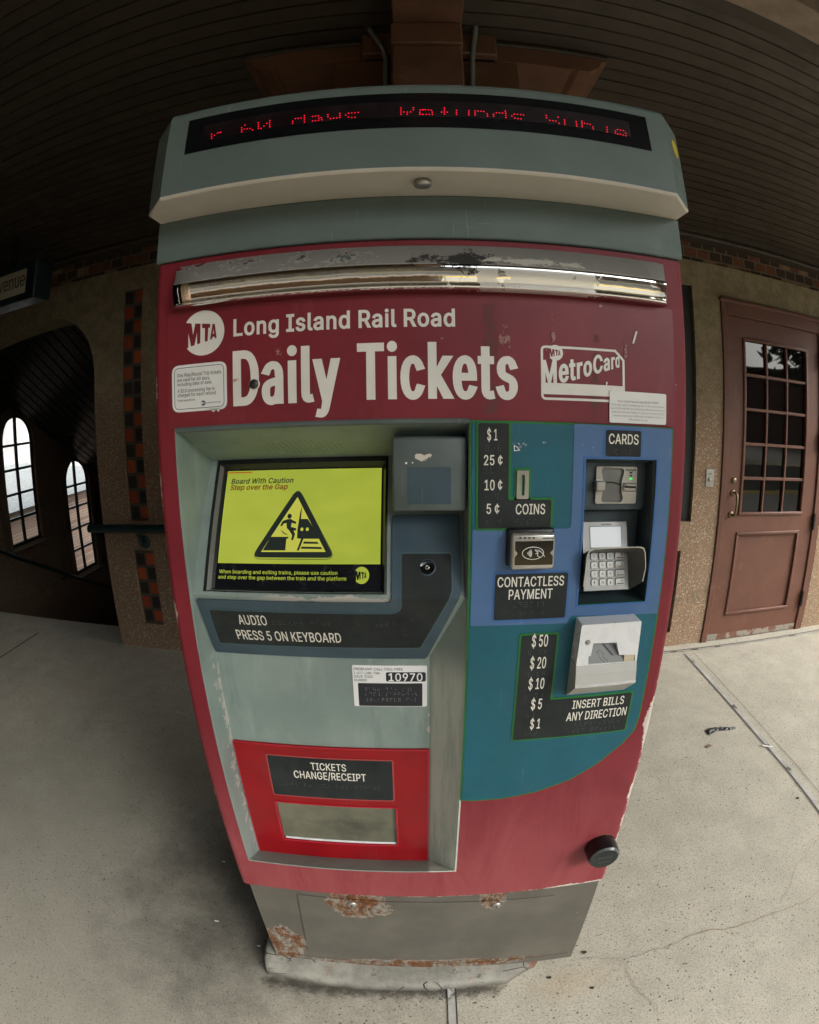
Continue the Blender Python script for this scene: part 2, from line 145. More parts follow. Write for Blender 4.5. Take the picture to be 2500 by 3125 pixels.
# lettering: outlines of a plain grotesque, units of 1/1000 em, capital height 509
GLYPH = {'$':(447,["202,-74;202,583;244,583;244,-74","224,-9;172,-4;128,9;91,31;64,60;46,96;38,137;104,137;110,110;123,88;142,71;166,59;194,52;224,49;257,52;286,60;311,74;329,92;341,114;346,139;342,161;332,179;316,193;296,205;245,222;184,239;128,260;86,289;60,326;52,372;58,413;75,448;102,476;138,498;180,511;227,516;275,511;316,498;351,476;377,449;394,415;401,378;337,378;326,412;302,437;267,453;225,459;194,456;167,448;145,435;129,418;118,398;115,376;119,352;131,334;148,319;169,308;212,293;264,279;312,264;336,252;359,238;379,220;395,198;405,171;408,139;403,99;386,64;360,34;323,11;278,-4"]),',':(188,["38,-119;68,71;137,71;84,-119"]),'-':(453,["337,244;337,188;114,188;114,244"]),'.':(188,["95,-4;78,-1;63,9;53,24;50,41;53,59;63,73;78,83;95,87;113,83;128,73;138,59;141,41;138,24;128,9;113,-1"]),'/':(249,["235,533;71,-76;14,-76;178,533"]),'0':(453,["227,-7;174,1;130,24;95,62;69,113;60,144;53,178;49,214;48,254;49,294;53,330;60,364;69,395;95,447;130,484;174,508;227,516;279,508;323,484;358,447;384,395;393,364;400,330;404,294;405,254;404,214;400,178;393,144;384,113;359,62;323,24;279,1","227,50;261,56;290,74;313,103;330,144;340,194;344,254;340,314;330,365;313,405;290,435;261,453;227,460;192,453;163,435;140,405;123,365;113,314;109,254;113,194;123,144;140,103;163,74;192,56"]),'1':(453,["76,0;76,55;391,55;391,0","276,509;276,0;212,0;212,448;209,448;86,358;86,427;198,509"]),'2':(453,["64,0;64,47;234,229;282,282;299,305;311,327;318,348;320,371;317,397;308,419;293,436;273,449;250,457;224,460;196,457;172,447;153,433;139,413;130,390;127,362;66,362;71,405;86,442;111,473;143,496;182,511;225,516;268,511;306,497;337,474;361,445;376,411;381,372;378,345;371,318;357,290;336,259;267,180;153,60;153,57;389,57;389,0"]),'3':(453,["218,-7;173,-3;133,10;98,30;70,57;52,91;44,132;109,132;115,107;126,87;144,71;165,59;191,52;219,50;248,53;275,61;297,74;315,93;325,116;329,145;326,172;316,196;299,217;275,234;242,244;201,248;157,248;157,299;288,448;288,452;70,452;70,509;372,509;372,461;211,278;211,289;264,288;308,276;344,253;371,222;387,186;393,145;387,103;370,66;344,36;309,12;266,-2"]),'4':(453,["40,105;40,158;247,509;311,509;109,166;109,163;413,163;413,105","282,0;282,121;282,146;282,318;343,318;343,0"]),'5':(453,["221,-7;178,-2;140,11;108,32;83,60;66,93;60,130;122,130;127,108;138,89;154,73;173,60;196,52;221,50;250,53;276,64;298,82;314,104;324,131;328,162;324,193;314,221;297,244;275,262;248,273;218,277;192,275;167,268;145,258;128,246;67,253;96,509;366,509;366,452;151,452;134,301;136,301;155,315;178,325;203,331;229,334;263,330;294,321;321,306;345,285;364,260;379,231;388,199;391,163;385,117;369,76;343,41;309,15;268,-1"]),'6':(453,["226,-7;182,-1;142,15;109,40;84,74;69,115;64,162;68,199;80,239;102,285;137,340;252,509;322,509;151,261;145,261;154,275;165,288;179,299;196,307;214,312;235,314;278,309;316,295;346,271;370,240;384,201;389,157;384,112;368,73;343,39;310,14;271,-2","226,48;254,52;279,63;299,79;314,101;324,128;327,157;324,187;314,213;299,235;279,251;254,262;226,265;198,262;174,252;153,235;138,214;128,188;125,158;128,128;138,102;153,79;174,63;198,52"]),'7':(453,["97,0;323,448;323,452;62,452;62,509;391,509;391,449;165,0"]),'8':(453,["226,-7;178,-2;136,11;101,33;74,62;57,96;52,135;55,166;65,195;81,220;101,241;125,256;153,265;153,267;119,282;93,308;76,342;70,380;75,417;90,450;114,477;146,498;184,511;226,516;269,511;306,498;337,477;361,450;377,417;382,380;376,342;359,308;333,282;300,267;300,265;327,256;351,241;372,220;387,195;397,166;401,135;395,96;378,62;352,33;317,11;275,-2","226,49;258,52;285,60;307,74;323,91;333,113;337,139;333,165;322,189;305,208;283,223;256,232;226,235;196,232;169,223;147,208;130,189;119,165;115,139;119,113;129,91;145,74;167,60;195,52","226,290;252,292;274,300;293,313;307,330;316,351;319,376;316,399;308,420;294,437;275,449;252,457;226,460;200,457;177,449;159,437;145,420;136,399;133,376;136,351;145,330;159,313;178,300;201,292"]),'9':(453,["226,516;271,510;310,494;343,468;368,434;384,393;389,347;385,309;373,270;350,224;315,168;200,0;130,0;301,248;307,248;299,234;287,221;273,210;257,202;238,196;218,195;175,199;137,214;106,237;83,269;68,307;64,352;69,397;85,436;110,469;143,494;182,510","226,460;199,457;174,446;154,429;138,407;129,381;125,352;129,322;138,295;154,274;174,257;199,247;226,243;254,247;279,257;299,273;314,295;324,321;327,350;324,381;314,407;299,429;279,446;254,457"]),'?':(358,["132,152;132,159;134,200;141,230;153,252;168,269;209,298;230,314;247,334;258,357;262,384;259,406;250,425;237,441;220,452;200,459;178,462;157,459;137,453;120,441;106,425;96,404;92,378;27,378;33,418;49,452;73,479;103,499;138,511;178,516;219,511;255,498;284,478;306,451;319,418;324,382;319,344;306,311;284,284;254,261;219,235;207,221;200,205;195,185;194,158;194,152","164,-4;146,-1;131,9;121,24;118,41;121,58;131,73;146,83;164,86;181,83;196,73;206,58;209,41;206,24;196,9;181,-1"]),'A':(480,["16,0;201,509;276,509;463,0;395,0;287,302;264,372;232,478;245,478;213,371;191,302;85,0","110,142;110,199;370,199;370,142"]),'B':(456,["60,0;60,509;241,509;289,504;329,491;359,469;381,442;394,410;398,374;395,344;387,320;373,301;356,286;336,275;315,267;315,262;339,257;363,245;385,227;402,203;414,173;418,136;413,100;400,67;377,39;344,18;301,4;247,0","125,57;245,57;296,63;330,80;349,105;355,137;352,161;342,184;327,203;306,218;279,228;248,231;125,231","125,285;238,285;265,288;288,296;308,309;323,326;333,348;336,372;330,403;313,429;283,446;240,452;125,452"]),'C':(510,["267,-7;235,-5;205,1;177,11;150,25;126,42;104,63;86,88;70,115;57,146;48,179;42,215;40,254;42,293;48,329;57,362;70,393;86,421;104,445;126,466;150,484;177,498;205,508;235,514;267,516;305,513;340,504;373,490;402,471;427,447;448,418;463,385;473,348;408,348;401,373;389,395;375,413;357,428;337,440;315,449;292,454;267,456;223,450;184,432;150,403;125,364;109,314;103,254;109,194;125,145;151,105;184,76;223,59;267,53;292,55;315,60;337,69;357,81;375,96;389,114;401,136;408,160;473,160;463,124;448,91;428,62;402,38;373,19;341,5;305,-4"]),'D':(502,["219,0;96,0;96,57;215,57;272,63;318,81;354,110;379,149;394,198;399,255;394,312;379,361;354,399;320,428;275,446;221,452;93,452;93,509;225,509;261,507;294,501;325,492;353,478;399,441;433,391;446,361;455,329;460,293;462,255;460,217;455,181;446,149;433,119;417,92;398,68;376,48;351,31;322,17;291,8;256,2","125,509;125,0;60,0;60,509"]),'E':(419,["60,0;60,509;372,509;372,452;125,452;125,286;355,286;355,229;125,229;125,57;375,57;375,0"]),'F':(410,["60,0;60,509;369,509;369,452;125,452;125,278;346,278;346,221;125,221;125,0"]),'G':(520,["269,-7;236,-5;205,1;176,11;149,25;125,43;104,64;85,88;69,116;57,146;47,179;42,215;40,254;42,293;47,329;57,362;69,393;85,421;103,445;125,466;149,484;175,498;203,508;233,514;265,516;304,513;340,504;374,489;403,469;429,445;449,416;465,384;474,349;408,349;399,372;387,393;373,411;356,427;337,439;315,448;291,454;265,456;222,450;183,432;150,404;125,364;109,314;103,254;109,194;125,145;151,105;184,76;224,59;269,53;309,57;345,71;374,93;396,123;410,160;415,202;434,199;283,199;283,256;478,256;478,200;471,141;451,91;419,50;377,19;326,0"]),'H':(517,["60,0;60,509;125,509;125,289;392,289;392,509;457,509;457,0;392,0;392,232;125,232;125,0"]),'I':(300,["31,0;31,57;118,57;118,452;31,452;31,509;269,509;269,452;183,452;183,57;269,57;269,0"]),'K':(467,["104,145;104,216;139,261;174,303;212,344;364,509;448,509;231,276;228,276","60,0;60,509;125,509;125,334;124,225;125,193;125,0","372,0;188,259;228,309;449,0"]),'L':(393,["60,0;60,509;125,509;125,57;361,57;361,0"]),'M':(628,["60,0;60,509;152,509;277,187;287,159;299,123;311,84;322,49;307,49;318,83;330,121;342,158;352,187;476,509;568,509;568,0;504,0;504,291;504,327;505,369;506,413;507,457;513,457;498,409;482,363;467,322;456,291;342,0;286,0;170,291;159,321;145,361;129,408;112,457;119,457;120,416;121,372;122,328;122,291;122,0"]),'N':(523,["60,0;60,509;136,509;343,183;363,151;388,107;414,55;405,54;401,108;399,157;399,195;399,509;463,509;463,0;387,0;202,290;177,331;148,381;108,452;119,454;122,384;124,328;125,291;125,0"]),'O':(533,["267,-7;235,-5;205,1;177,11;150,25;126,42;105,63;86,88;70,115;57,146;48,179;42,215;40,254;42,293;48,329;57,362;70,393;86,421;105,445;126,466;150,484;177,498;205,508;235,514;267,516;299,514;329,508;357,498;384,484;408,466;429,445;448,421;464,393;477,362;486,329;491,293;493,254;491,215;486,179;477,146;464,115;448,88;429,63;408,42;384,25;357,11;329,1;299,-5","267,53;310,59;349,76;383,105;408,144;425,194;430,254;425,314;408,365;383,404;349,433;310,450;267,456;223,450;184,433;151,404;125,364;109,314;103,254;109,194;125,144;151,105;184,76;223,59"]),'P':(445,["60,0;60,509;235,509;289,503;332,487;366,462;390,430;404,391;409,348;404,304;390,265;366,233;332,207;289,191;235,186;109,186;109,242;233,242;269,246;297,256;318,272;333,294;342,319;344,348;342,376;333,402;318,423;297,439;268,449;232,452;125,452;125,0"]),'R':(449,["60,0;60,509;236,509;290,504;333,489;367,465;390,433;405,395;409,352;405,309;390,271;367,240;333,217;289,203;236,198;96,198;96,255;234,255;269,258;298,267;319,281;334,300;342,324;345,352;342,380;334,405;319,425;298,440;269,449;233,452;125,452;125,0","353,0;230,229;303,229;428,0"]),'S':(447,["224,-9;172,-4;128,9;91,31;64,60;46,96;38,137;104,137;110,110;123,88;142,71;166,59;194,52;224,49;257,52;286,60;311,74;329,92;341,114;346,139;342,161;332,179;316,193;296,205;245,222;184,239;128,260;86,289;60,326;52,372;58,413;75,448;102,476;138,498;180,511;227,516;275,511;316,498;351,476;377,449;394,415;401,378;337,378;326,412;302,437;267,453;225,459;194,456;167,448;145,435;129,418;118,398;115,376;119,352;131,334;148,319;169,308;212,293;264,279;312,264;336,252;359,238;379,220;395,198;405,171;408,139;403,99;386,64;360,34;323,11;278,-4"]),'T':(449,["32,452;32,509;417,509;417,452;257,452;257,0;193,0;193,452"]),'U':(517,["259,-8;203,-2;154,15;114,43;85,80;66,124;60,173;60,509;124,509;124,178;128,144;141,113;160,87;187,68;220,56;259,52;298,56;331,68;357,87;377,113;389,144;393,178;393,509;457,509;457,173;451,124;433,80;403,43;363,15;315,-2"]),'V':(480,["204,0;16,509;84,509;192,206;215,137;248,31;235,31;267,138;290,206;395,509;463,509;278,0"]),'W':(686,["155,0;16,509;82,509;163,196;175,145;187,94;197,40;189,40;200,94;211,145;224,196;306,509;380,509;462,196;474,145;486,94;497,40;488,40;499,94;510,145;523,196;603,509;670,509;530,0;455,0;368,323;351,391;336,475;350,475;335,395;318,323;230,0"]),'Y':(472,["203,0;203,208;16,509;91,509;192,344;222,292;250,230;224,230;251,293;280,344;381,509;455,509;268,208;268,0"]),'a':(389,["160,-9;126,-5;94,5;68,22;48,45;35,73;30,108;34,138;43,161;58,179;78,193;100,203;125,211;178,220;234,227;252,230;265,235;273,243;276,255;276,257;273,279;267,297;256,311;240,322;220,329;196,331;171,329;149,322;132,313;118,301;107,288;100,274;41,291;57,322;79,346;104,364;133,375;163,382;194,384;239,379;263,372;286,360;306,343;322,320;333,290;337,251;337,0;277,0;277,52;272,52;252,25;236,12;215,1;190,-6","170,45;202,49;228,59;248,74;263,93;272,115;276,138;276,190;259,182;231,176;200,171;175,168;134,159;117,150;103,139;95,124;92,105;94,87;102,72;114,61;130,52;149,47"]),'b':(424,["229,-8;198,-5;172,4;153,17;138,31;118,59;112,59;112,0;53,0;53,509;114,509;114,319;118,319;137,346;152,360;171,373;197,381;229,384;274,378;313,361;345,332;370,293;385,245;390,189;385,133;370,84;346,45;313,16;274,-2","220,47;253,51;279,66;301,88;316,117;325,151;328,189;325,227;316,261;301,290;280,311;253,325;220,330;188,325;161,312;140,291;125,263;116,229;113,189;116,150;125,115;140,86;162,65;188,51"]),'c':(396,["207,-8;159,-2;117,16;82,46;56,85;40,133;34,187;40,243;56,291;82,330;117,360;159,378;207,384;234,383;260,377;284,368;305,356;324,341;340,322;353,301;362,277;303,262;290,289;270,311;242,325;207,330;173,325;145,310;124,287;108,258;99,224;96,187;99,151;108,117;124,89;145,66;173,51;207,46;243,52;271,66;292,89;304,117;363,102;354,78;341,56;325,37;306,21;285,9;261,-1;235,-6"]),'d':(424,["195,-8;151,-2;111,16;79,45;55,84;39,133;34,189;39,245;55,293;79,332;112,361;151,378;196,384;228,381;253,373;272,360;287,346;306,319;311,319;311,509;372,509;372,0;313,0;313,59;307,59;287,31;272,17;252,4;227,-5","205,47;236,51;263,65;284,86;299,115;309,150;312,189;309,229;300,263;284,291;263,312;237,325;205,330;172,325;145,311;124,290;108,261;99,227;96,189;99,151;109,117;124,88;145,66;172,51"]),'e':(404,["212,-8;161,-2;117,16;82,46;56,85;40,132;34,187;39,242;55,290;81,329;115,359;157,378;205,384;236,382;266,374;294,361;319,341;341,315;357,282;368,242;371,194;371,169;75,169;75,221;338,221;310,202;307,237;298,269;283,294;263,314;237,326;205,330;173,326;146,313;125,294;109,270;99,241;96,211;96,178;100,139;110,106;128,80;151,61;179,50;212,46;234,48;254,53;271,61;285,73;297,88;306,105;365,91;353,63;335,39;311,19;283,4;249,-5"]),'f':(254,["228,379;228,327;6,327;6,379","81,0;81,432;84,461;96,486;113,505;135,519;161,527;187,530;222,527;243,521;227,468;215,472;195,474;171,470;154,460;145,443;142,419;142,0"]),'g':(425,["207,-151;168,-148;134,-140;105,-127;82,-110;64,-91;51,-69;101,-41;122,-66;136,-78;154,-88;178,-95;207,-97;249,-92;282,-75;304,-47;311,-6;311,68;306,68;287,41;272,28;252,16;227,8;195,5;152,10;113,27;80,53;55,90;39,136;34,191;39,246;55,293;80,332;112,361;152,378;196,384;228,382;253,373;273,360;288,346;308,319;313,319;313,379;372,379;372,-9;367,-54;350,-90;324,-117;291,-136;251,-147","205,59;237,63;264,75;285,95;300,121;309,154;312,193;309,231;300,264;285,291;264,312;237,325;205,330;172,325;145,312;124,290;109,262;99,229;96,193;99,155;109,123;124,96;145,76;172,63"]),'h':(410,["114,227;114,0;53,0;53,509;114,509;114,287;102,287;124,332;152,362;187,379;227,384;264,380;295,369;321,349;341,321;353,285;357,240;357,0;296,0;296,235;290,275;273,304;246,323;210,329;184,326;161,317;141,303;126,283;117,257"]),'i':(167,["53,0;53,379;114,379;114,0","84,443;67,446;54,455;44,468;41,483;44,499;54,512;67,521;84,524;100,521;114,512;123,499;126,483;123,468;114,455;100,446"]),'k':(381,["110,137;110,212;121,212;284,379;360,379;184,199;177,199","53,0;53,509;114,509;114,0","294,0;148,186;191,229;372,0"]),'l':(189,["139,-2;101,3;74,20;58,47;53,84;53,509;114,509;114,99;115,77;120,62;130,54;146,52;160,53;170,54;181,3;162,-1"]),'m':(610,["53,0;53,379;112,379;112,295;108,295;118,323;132,346;151,363;172,376;195,384;219,386;257,380;287,361;309,331;321,295;312,295;322,321;337,343;357,361;381,375;407,383;437,386;468,383;497,372;522,354;541,328;553,296;557,255;557,0;496,0;496,254;490,289;473,313;447,326;419,330;395,328;374,320;358,307;345,290;338,270;335,247;335,0;274,0;274,260;269,288;253,311;229,326;199,330;178,328;158,320;140,307;126,289;117,266;114,238;114,0"]),'n':(410,["114,227;114,0;53,0;53,379;112,379;112,287;102,287;124,332;152,362;187,379;227,384;264,380;295,369;321,349;341,321;353,285;357,240;357,0;296,0;296,235;290,275;273,304;246,323;210,329;184,326;161,317;141,303;126,283;117,257"]),'o':(415,["207,-8;159,-2;117,16;82,46;56,85;40,133;34,187;40,243;56,291;82,330;117,360;159,378;207,384;256,378;299,360;333,330;359,291;376,243;381,187;376,133;359,85;333,46;299,16;256,-2","207,46;242,51;270,66;292,89;307,117;316,151;319,187;316,224;307,258;292,287;270,310;242,325;207,330;173,325;145,310;124,287;108,258;99,224;96,187;99,151;108,117;124,89;145,66;173,51"]),'p':(424,["53,-143;53,379;112,379;112,319;118,319;137,346;152,360;171,373;197,381;229,384;274,378;313,361;345,332;370,293;385,245;390,189;385,133;370,84;346,45;313,16;274,-2;229,-8;198,-5;173,4;153,17;138,31;118,59;114,59;114,-143","220,47;253,51;279,66;301,88;316,117;325,151;328,189;325,227;316,261;301,290;280,311;253,325;220,330;188,325;161,312;140,291;125,263;116,229;113,189;116,150;125,115;140,86;162,65;188,51"]),'q':(424,["372,-143;311,-143;311,59;306,59;287,31;272,17;252,4;227,-5;195,-8;151,-2;111,16;79,45;55,84;39,133;34,189;39,245;55,293;79,332;112,361;151,378;196,384;228,381;253,373;272,360;287,346;307,319;313,319;313,379;372,379","205,47;236,51;263,65;284,86;299,115;309,150;312,189;309,229;300,263;284,291;263,312;237,325;205,330;172,325;145,311;124,290;108,261;99,227;96,189;99,151;109,117;124,88;145,66;172,51"]),'r':(259,["53,0;53,379;112,379;112,321;115,321;130,347;152,367;181,380;213,385;229,384;243,384;243,322;230,324;207,326;182,323;159,315;140,301;126,284;117,262;114,237;114,0"]),'s':(365,["182,-8;145,-5;112,3;84,18;62,38;45,63;36,94;94,107;105,79;124,60;150,49;181,45;217,50;244,62;262,81;268,103;265,121;254,136;237,147;212,155;149,170;104,186;72,208;53,237;47,274;51,305;65,332;87,354;115,370;149,381;187,384;223,381;254,372;279,358;299,339;314,316;324,290;268,277;258,298;243,316;219,328;187,333;156,329;131,317;114,299;109,277;112,258;124,243;144,232;172,223;229,209;275,194;306,171;325,142;331,107;326,75;312,47;290,24;260,6;223,-5"]),'t':(227,["204,379;204,327;6,327;6,379","65,471;126,471;126,98;128,76;136,61;150,53;170,50;185,51;202,54;213,2;192,-3;168,-4;125,2;92,21;72,52;65,93"]),'u':(410,["182,-5;146,-1;115,11;89,31;69,59;57,95;53,139;53,379;114,379;114,144;119,105;137,75;164,56;200,50;226,53;249,62;268,77;283,97;293,122;296,153;296,379;357,379;357,0;298,0;298,92;307,92;286,47;257,17;222,0"]),'v':(389,["163,0;17,379;84,379;165,155;187,87;206,21;184,21;203,87;224,155;305,379;371,379;226,0"]),'w':(567,["138,0;23,379;87,379;133,214;154,137;175,41;165,41;186,135;206,214;252,379;316,379;362,214;382,136;402,41;391,41;413,135;434,214;480,379;545,379;429,0;368,0;319,172;305,225;291,280;277,338;291,338;277,280;263,225;248,172;199,0"]),'x':(379,["21,0;171,218;171,171;29,379;100,379;147,306;179,253;207,206;175,206;202,253;233,306;282,379;352,379;209,169;209,214;358,0;287,0;231,85;200,136;173,182;205,182;178,136;148,85;91,0"]),'y':(389,["47,-139;61,-86;71,-87;88,-90;104,-89;118,-84;130,-74;141,-58;151,-36;163,-1;17,379;84,379;165,155;187,87;206,21;184,21;202,87;224,155;305,379;371,379;204,-58;191,-85;177,-107;159,-124;139,-136;117,-143;91,-145;65,-143"]),'¢':(396,["183,0;183,509;225,509;225,0","207,58;159,64;117,82;82,112;56,151;40,199;34,253;40,309;56,357;82,396;117,426;159,444;207,450;234,448;260,443;284,434;305,422;324,406;340,388;353,366;362,343;303,328;290,355;270,377;242,391;207,396;173,391;145,376;124,353;108,324;99,290;96,253;99,217;108,183;124,154;145,132;173,117;207,112;243,117;271,132;292,154;304,183;363,168;354,144;341,122;325,103;306,87;285,74;261,65;235,60"])}
SPACE = 188

_tc = {}
def offs(poly, bx, by):
    """push a closed outline outwards (bx, by); outlines run clockwise, counters the other way"""
    out = []; n = len(poly)
    for i in range(n):
        a, b, c = Vector(poly[i - 1]), Vector(poly[i]), Vector(poly[(i + 1) % n])
        u, v = (b - a).normalized(), (c - b).normalized(); m = Vector((-u.y - v.y, u.x + v.x)); k = 1.0 / max(.35, 1 + u.dot(v))
        out.append((b.x + m.x * k * bx, b.y + m.y * k * by))
    return out
def inside(q, poly):
    r = False
    for i in range(len(poly)):
        (x0, y0), (x1, y1) = poly[i - 1], poly[i]
        if (y0 > q[1]) != (y1 > q[1]) and q[0] < (x1 - x0) * (q[1] - y0) / (y1 - y0) + x0: r = not r
    return r
def winding(q, loop):
    w = 0
    for i in range(len(loop)):
        (x0, y0), (x1, y1) = loop[i - 1], loop[i]
        if (y0 <= q[1]) != (y1 <= q[1]) and q[0] < (x1 - x0) * (q[1] - y0) / (y1 - y0) + x0: w += 1 if y1 > y0 else -1
    return w
def fill(loops, nonzero=False):
    """triangles covering the area inside the loops (even-odd, or non-zero winding for overlapping outlines)"""
    vs, es = [], []
    for l in loops:
        o = len(vs); vs += [Vector((p[0], p[1])) for p in l]; es += [(o + i, o + (i + 1) % len(l)) for i in range(len(l))]
    ov, _, of, _, _, _ = geometry.delaunay_2d_cdt(vs, es, [], 0, 1e-7)
    fs = []
    for f in of:
        c = ((ov[f[0]].x + ov[f[1]].x + ov[f[2]].x) / 3, (ov[f[0]].y + ov[f[1]].y + ov[f[2]].y) / 3)
        w = [winding(c, l) for l in loops]
        if (sum(w) != 0) if nonzero else (sum(1 for k in w if k) % 2 == 1):
            f = tuple(f); a = (ov[f[1]] - ov[f[0]]).cross(ov[f[2]] - ov[f[0]])
            if abs(a) > 1e-11: fs.append(f if a > 0 else f[::-1])
    return [(v.x, v.y) for v in ov], fs
_gc = {}
def text_mesh(body, bold):
    if not isinstance(bold, tuple): bold = (bold * 1000, bold * 1000)
    vs, fs, pen = [], [], 0
    for ch in body:
        if ch == ' ': pen += SPACE; continue
        adv, cs = GLYPH[ch]
        if (ch, bold) not in _gc:
            cs = [[tuple(map(int, q.split(','))) for q in c.split(';')] for c in cs]
            sgn = 1 if area2(max(cs, key=lambda c: abs(area2(c)))) > 0 else -1
            _gc[ch, bold] = fill([offs(c, -sgn * bold[0], -sgn * bold[1]) for c in cs], True)
        gv, gf = _gc[ch, bold]; o = len(vs)
        vs += [(x + pen, y, 0) for x, y in gv]; fs += [tuple(o + i for i in f) for f in gf]
        pen += adv + bold[0] * 1.5
    return vs, fs
def area2(p): return sum(p[i - 1][0] * p[i][1] - p[i][0] * p[i - 1][1] for i in range(len(p))) / 2
def ccw(p): return list(p) if area2(p) > 0 else list(p)[::-1]
def rect(a, b): return [(a[0], a[1]), (b[0], a[1]), (b[0], b[1]), (a[0], b[1])]
def rnd(poly, r, n=4):
    p = ccw(poly); out = []
    for i in range(len(p)):
        a, b, c = Vector(p[i - 1]), Vector(p[i]), Vector(p[(i + 1) % len(p)])
        rr = r[i] if isinstance(r, (list, tuple)) else r
        u, v = (a - b), (c - b); d = min(rr, u.length * .48, v.length * .48)
        if d < 1e-6: out.append(tuple(b)); continue
        s, e = b + u.normalized() * d, b + v.normalized() * d
        for k in range(n + 1):
            t = k / n; out.append(tuple(s * (1 - t) ** 2 + b * 2 * t * (1 - t) + e * t * t))
    return out
def inset(poly, d):
    p = ccw(poly); out = []
    for i in range(len(p)):
        a, b, c = Vector(p[i - 1]), Vector(p[i]), Vector(p[(i + 1) % len(p)])
        u, v = (b - a).normalized(), (c - b).normalized()
        n1, n2 = Vector((-u.y, u.x)), Vector((-v.y, v.x)); m = n1 + n2
        k = d / max(.25, (1 + n1.dot(n2)) / 1.0)
        out.append(tuple(b + m * k))
    return out
def circ(c, r, n=24, rz=None): return [(c[0] + r * math.cos(2 * math.pi * i / n), c[1] + (rz or r) * math.sin(2 * math.pi * i / n)) for i in range(n)]

class MB:
    def __init__(s): s.v, s.f, s.mi, s.sm, s.mats = [], [], [], [], []
    def m(s, mat):
        if mat not in s.mats: s.mats.append(mat)
        return s.mats.index(mat)
    def add(s, vs, fs, mat, smooth=False):
        o = len(s.v); s.v += [tuple(v) for v in vs]; k = s.m(mat)
        for f in fs: s.f.append(tuple(o + i for i in f)); s.mi.append(k); s.sm.append(smooth)
        return s
    def box(s, x0, x1, y0, y1, z0, z1, mat, bev=0.0, seg=1, skip=''):
        if bev <= 0:
            vs = [(x, y, z) for x in (x0, x1) for y in (y0, y1) for z in (z0, z1)]
            fs = dict(l=(0, 1, 3, 2), r=(4, 6, 7, 5), f=(0, 4, 5, 1), b=(2, 3, 7, 6), d=(0, 2, 6, 4), u=(1, 5, 7, 3))
            return s.add(vs, [f for k, f in fs.items() if k not in skip], mat)
        bm = bmesh.new(); bmesh.ops.create_cube(bm, size=1)
        for v in bm.verts: v.co = Vector(((x0 + x1) / 2 + v.co.x * (x1 - x0), (y0 + y1) / 2 + v.co.y * (y1 - y0), (z0 + z1) / 2 + v.co.z * (z1 - z0)))
        bmesh.ops.bevel(bm, geom=list(bm.edges), offset=bev, segments=seg, profile=.5, affect='EDGES')
        return s.bm(bm, mat, seg > 1)
    def bm(s, bm, mat, smooth=False):
        bm.verts.index_update(); s.add([v.co[:] for v in bm.verts], [[v.index for v in f.verts] for f in bm.faces], mat, smooth); bm.free(); return s
    def plate(s, poly, fn, mat, thick=0.0, holes=(), side=None, bev=0.0):
        """polygon given in (x, z), laid on fn(x, z) -> point, facing -y; thick runs back along +y; holes get their own walls"""
        poly = ccw(poly); holes = [ccw(h)[::-1] for h in holes]
        if callable(fn): f = fn
        else: f = FLATY(fn)
        loops = [poly] + list(holes)
        pts = [p for l in loops for p in l]
        if holes: pts, tris = fill(loops)
        else: tris = [tuple(range(len(poly)))]
        if bev and not holes:
            ins = inset(poly, bev); n = len(poly)
            vs = [f(*p) for p in ins] + [(q[0], q[1] + bev, q[2]) for q in (f(*p) for p in poly)]
            s.add(vs, [tuple(range(n))] + [(i, n + i, n + (i + 1) % n, (i + 1) % n) for i in range(n)], mat)
        else:
            s.add([f(*p) for p in pts], tris, mat)
        if thick > 0:
            for l in loops:
                n = len(l); a = [f(*p) for p in l]; a = [(q[0], q[1] + bev, q[2]) for q in a]; b = [(q[0], q[1] + thick - bev, q[2]) for q in a]
                s.add(a + b, [(i, n + i, n + (i + 1) % n, (i + 1) % n) for i in range(n)], side or mat)
        return s
    def ring(s, poly, w, fn, mat, thick=0.0): return s.plate(poly, fn, mat, thick, holes=[inset(poly, w)])
    def line(s, pts, w, fn, mat):
        f = fn if callable(fn) else FLATY(fn)
        for a, b in zip(pts, pts[1:]):
            d = (Vector(b) - Vector(a)); 
            if d.length < 1e-7: continue
            d.normalize(); n = Vector((-d.y, d.x)) * w / 2; a2, b2 = Vector(a), Vector(b)
            s.add([f(*(a2 - n)), f(*(b2 - n)), f(*(b2 + n)), f(*(a2 + n))], [(0, 1, 2, 3)], mat)
        return s
    def text(s, body, p0, p1, fn, mat, bold=0.0, shear=0.0, warp=None, cap=509.0):
        vs, fs = text_mesh(body, bold); f = fn if callable(fn) else FLATY(fn)
        xs = [v[0] for v in vs]; a, b = min(xs), max(xs)
        if warp: out = [f(*warp((v[0] - a) / (b - a), v[1] / cap)) for v in vs]
        else:
            kx, kz = (p1[0] - p0[0]) / (b - a), (p1[1] - p0[1]) / cap
            if shear: kx = (p1[0] - p0[0]) / (b - a + shear * cap)
            out = [f(p0[0] + (v[0] - a + shear * v[1]) * kx, p0[1] + v[1] * kz) for v in vs]
        out = [(q[0], q[1] - v[2], q[2]) for q, v in zip(out, vs)]
        return s.add(out, fs, mat)
    def braille(s, x0, x1, z0, z1, fn, mat, gaps=(.3, .62)):
        f = fn if callable(fn) else FLATY(fn); pitch = (z1 - z0) / 2; x = x0; rr = pitch * .24
        while x < x1:
            u = (x - x0) / (x1 - x0)
            if not any(abs(u - g) < .03 for g in gaps):
                for cx in (0, 1):
                    for cz in range(3):
                        if random.random() < .5:
                            c = (x + cx * pitch * .9, z0 + cz * pitch)
                            q = [f(*t) for t in circ(c, rr, 6)]; t = f(*c); t = (t[0], t[1] - rr * .6, t[2])
                            s.add(q + [t], [(i, (i + 1) % 6, 6) for i in range(6)], mat)
            x += pitch * 2.6
        return s
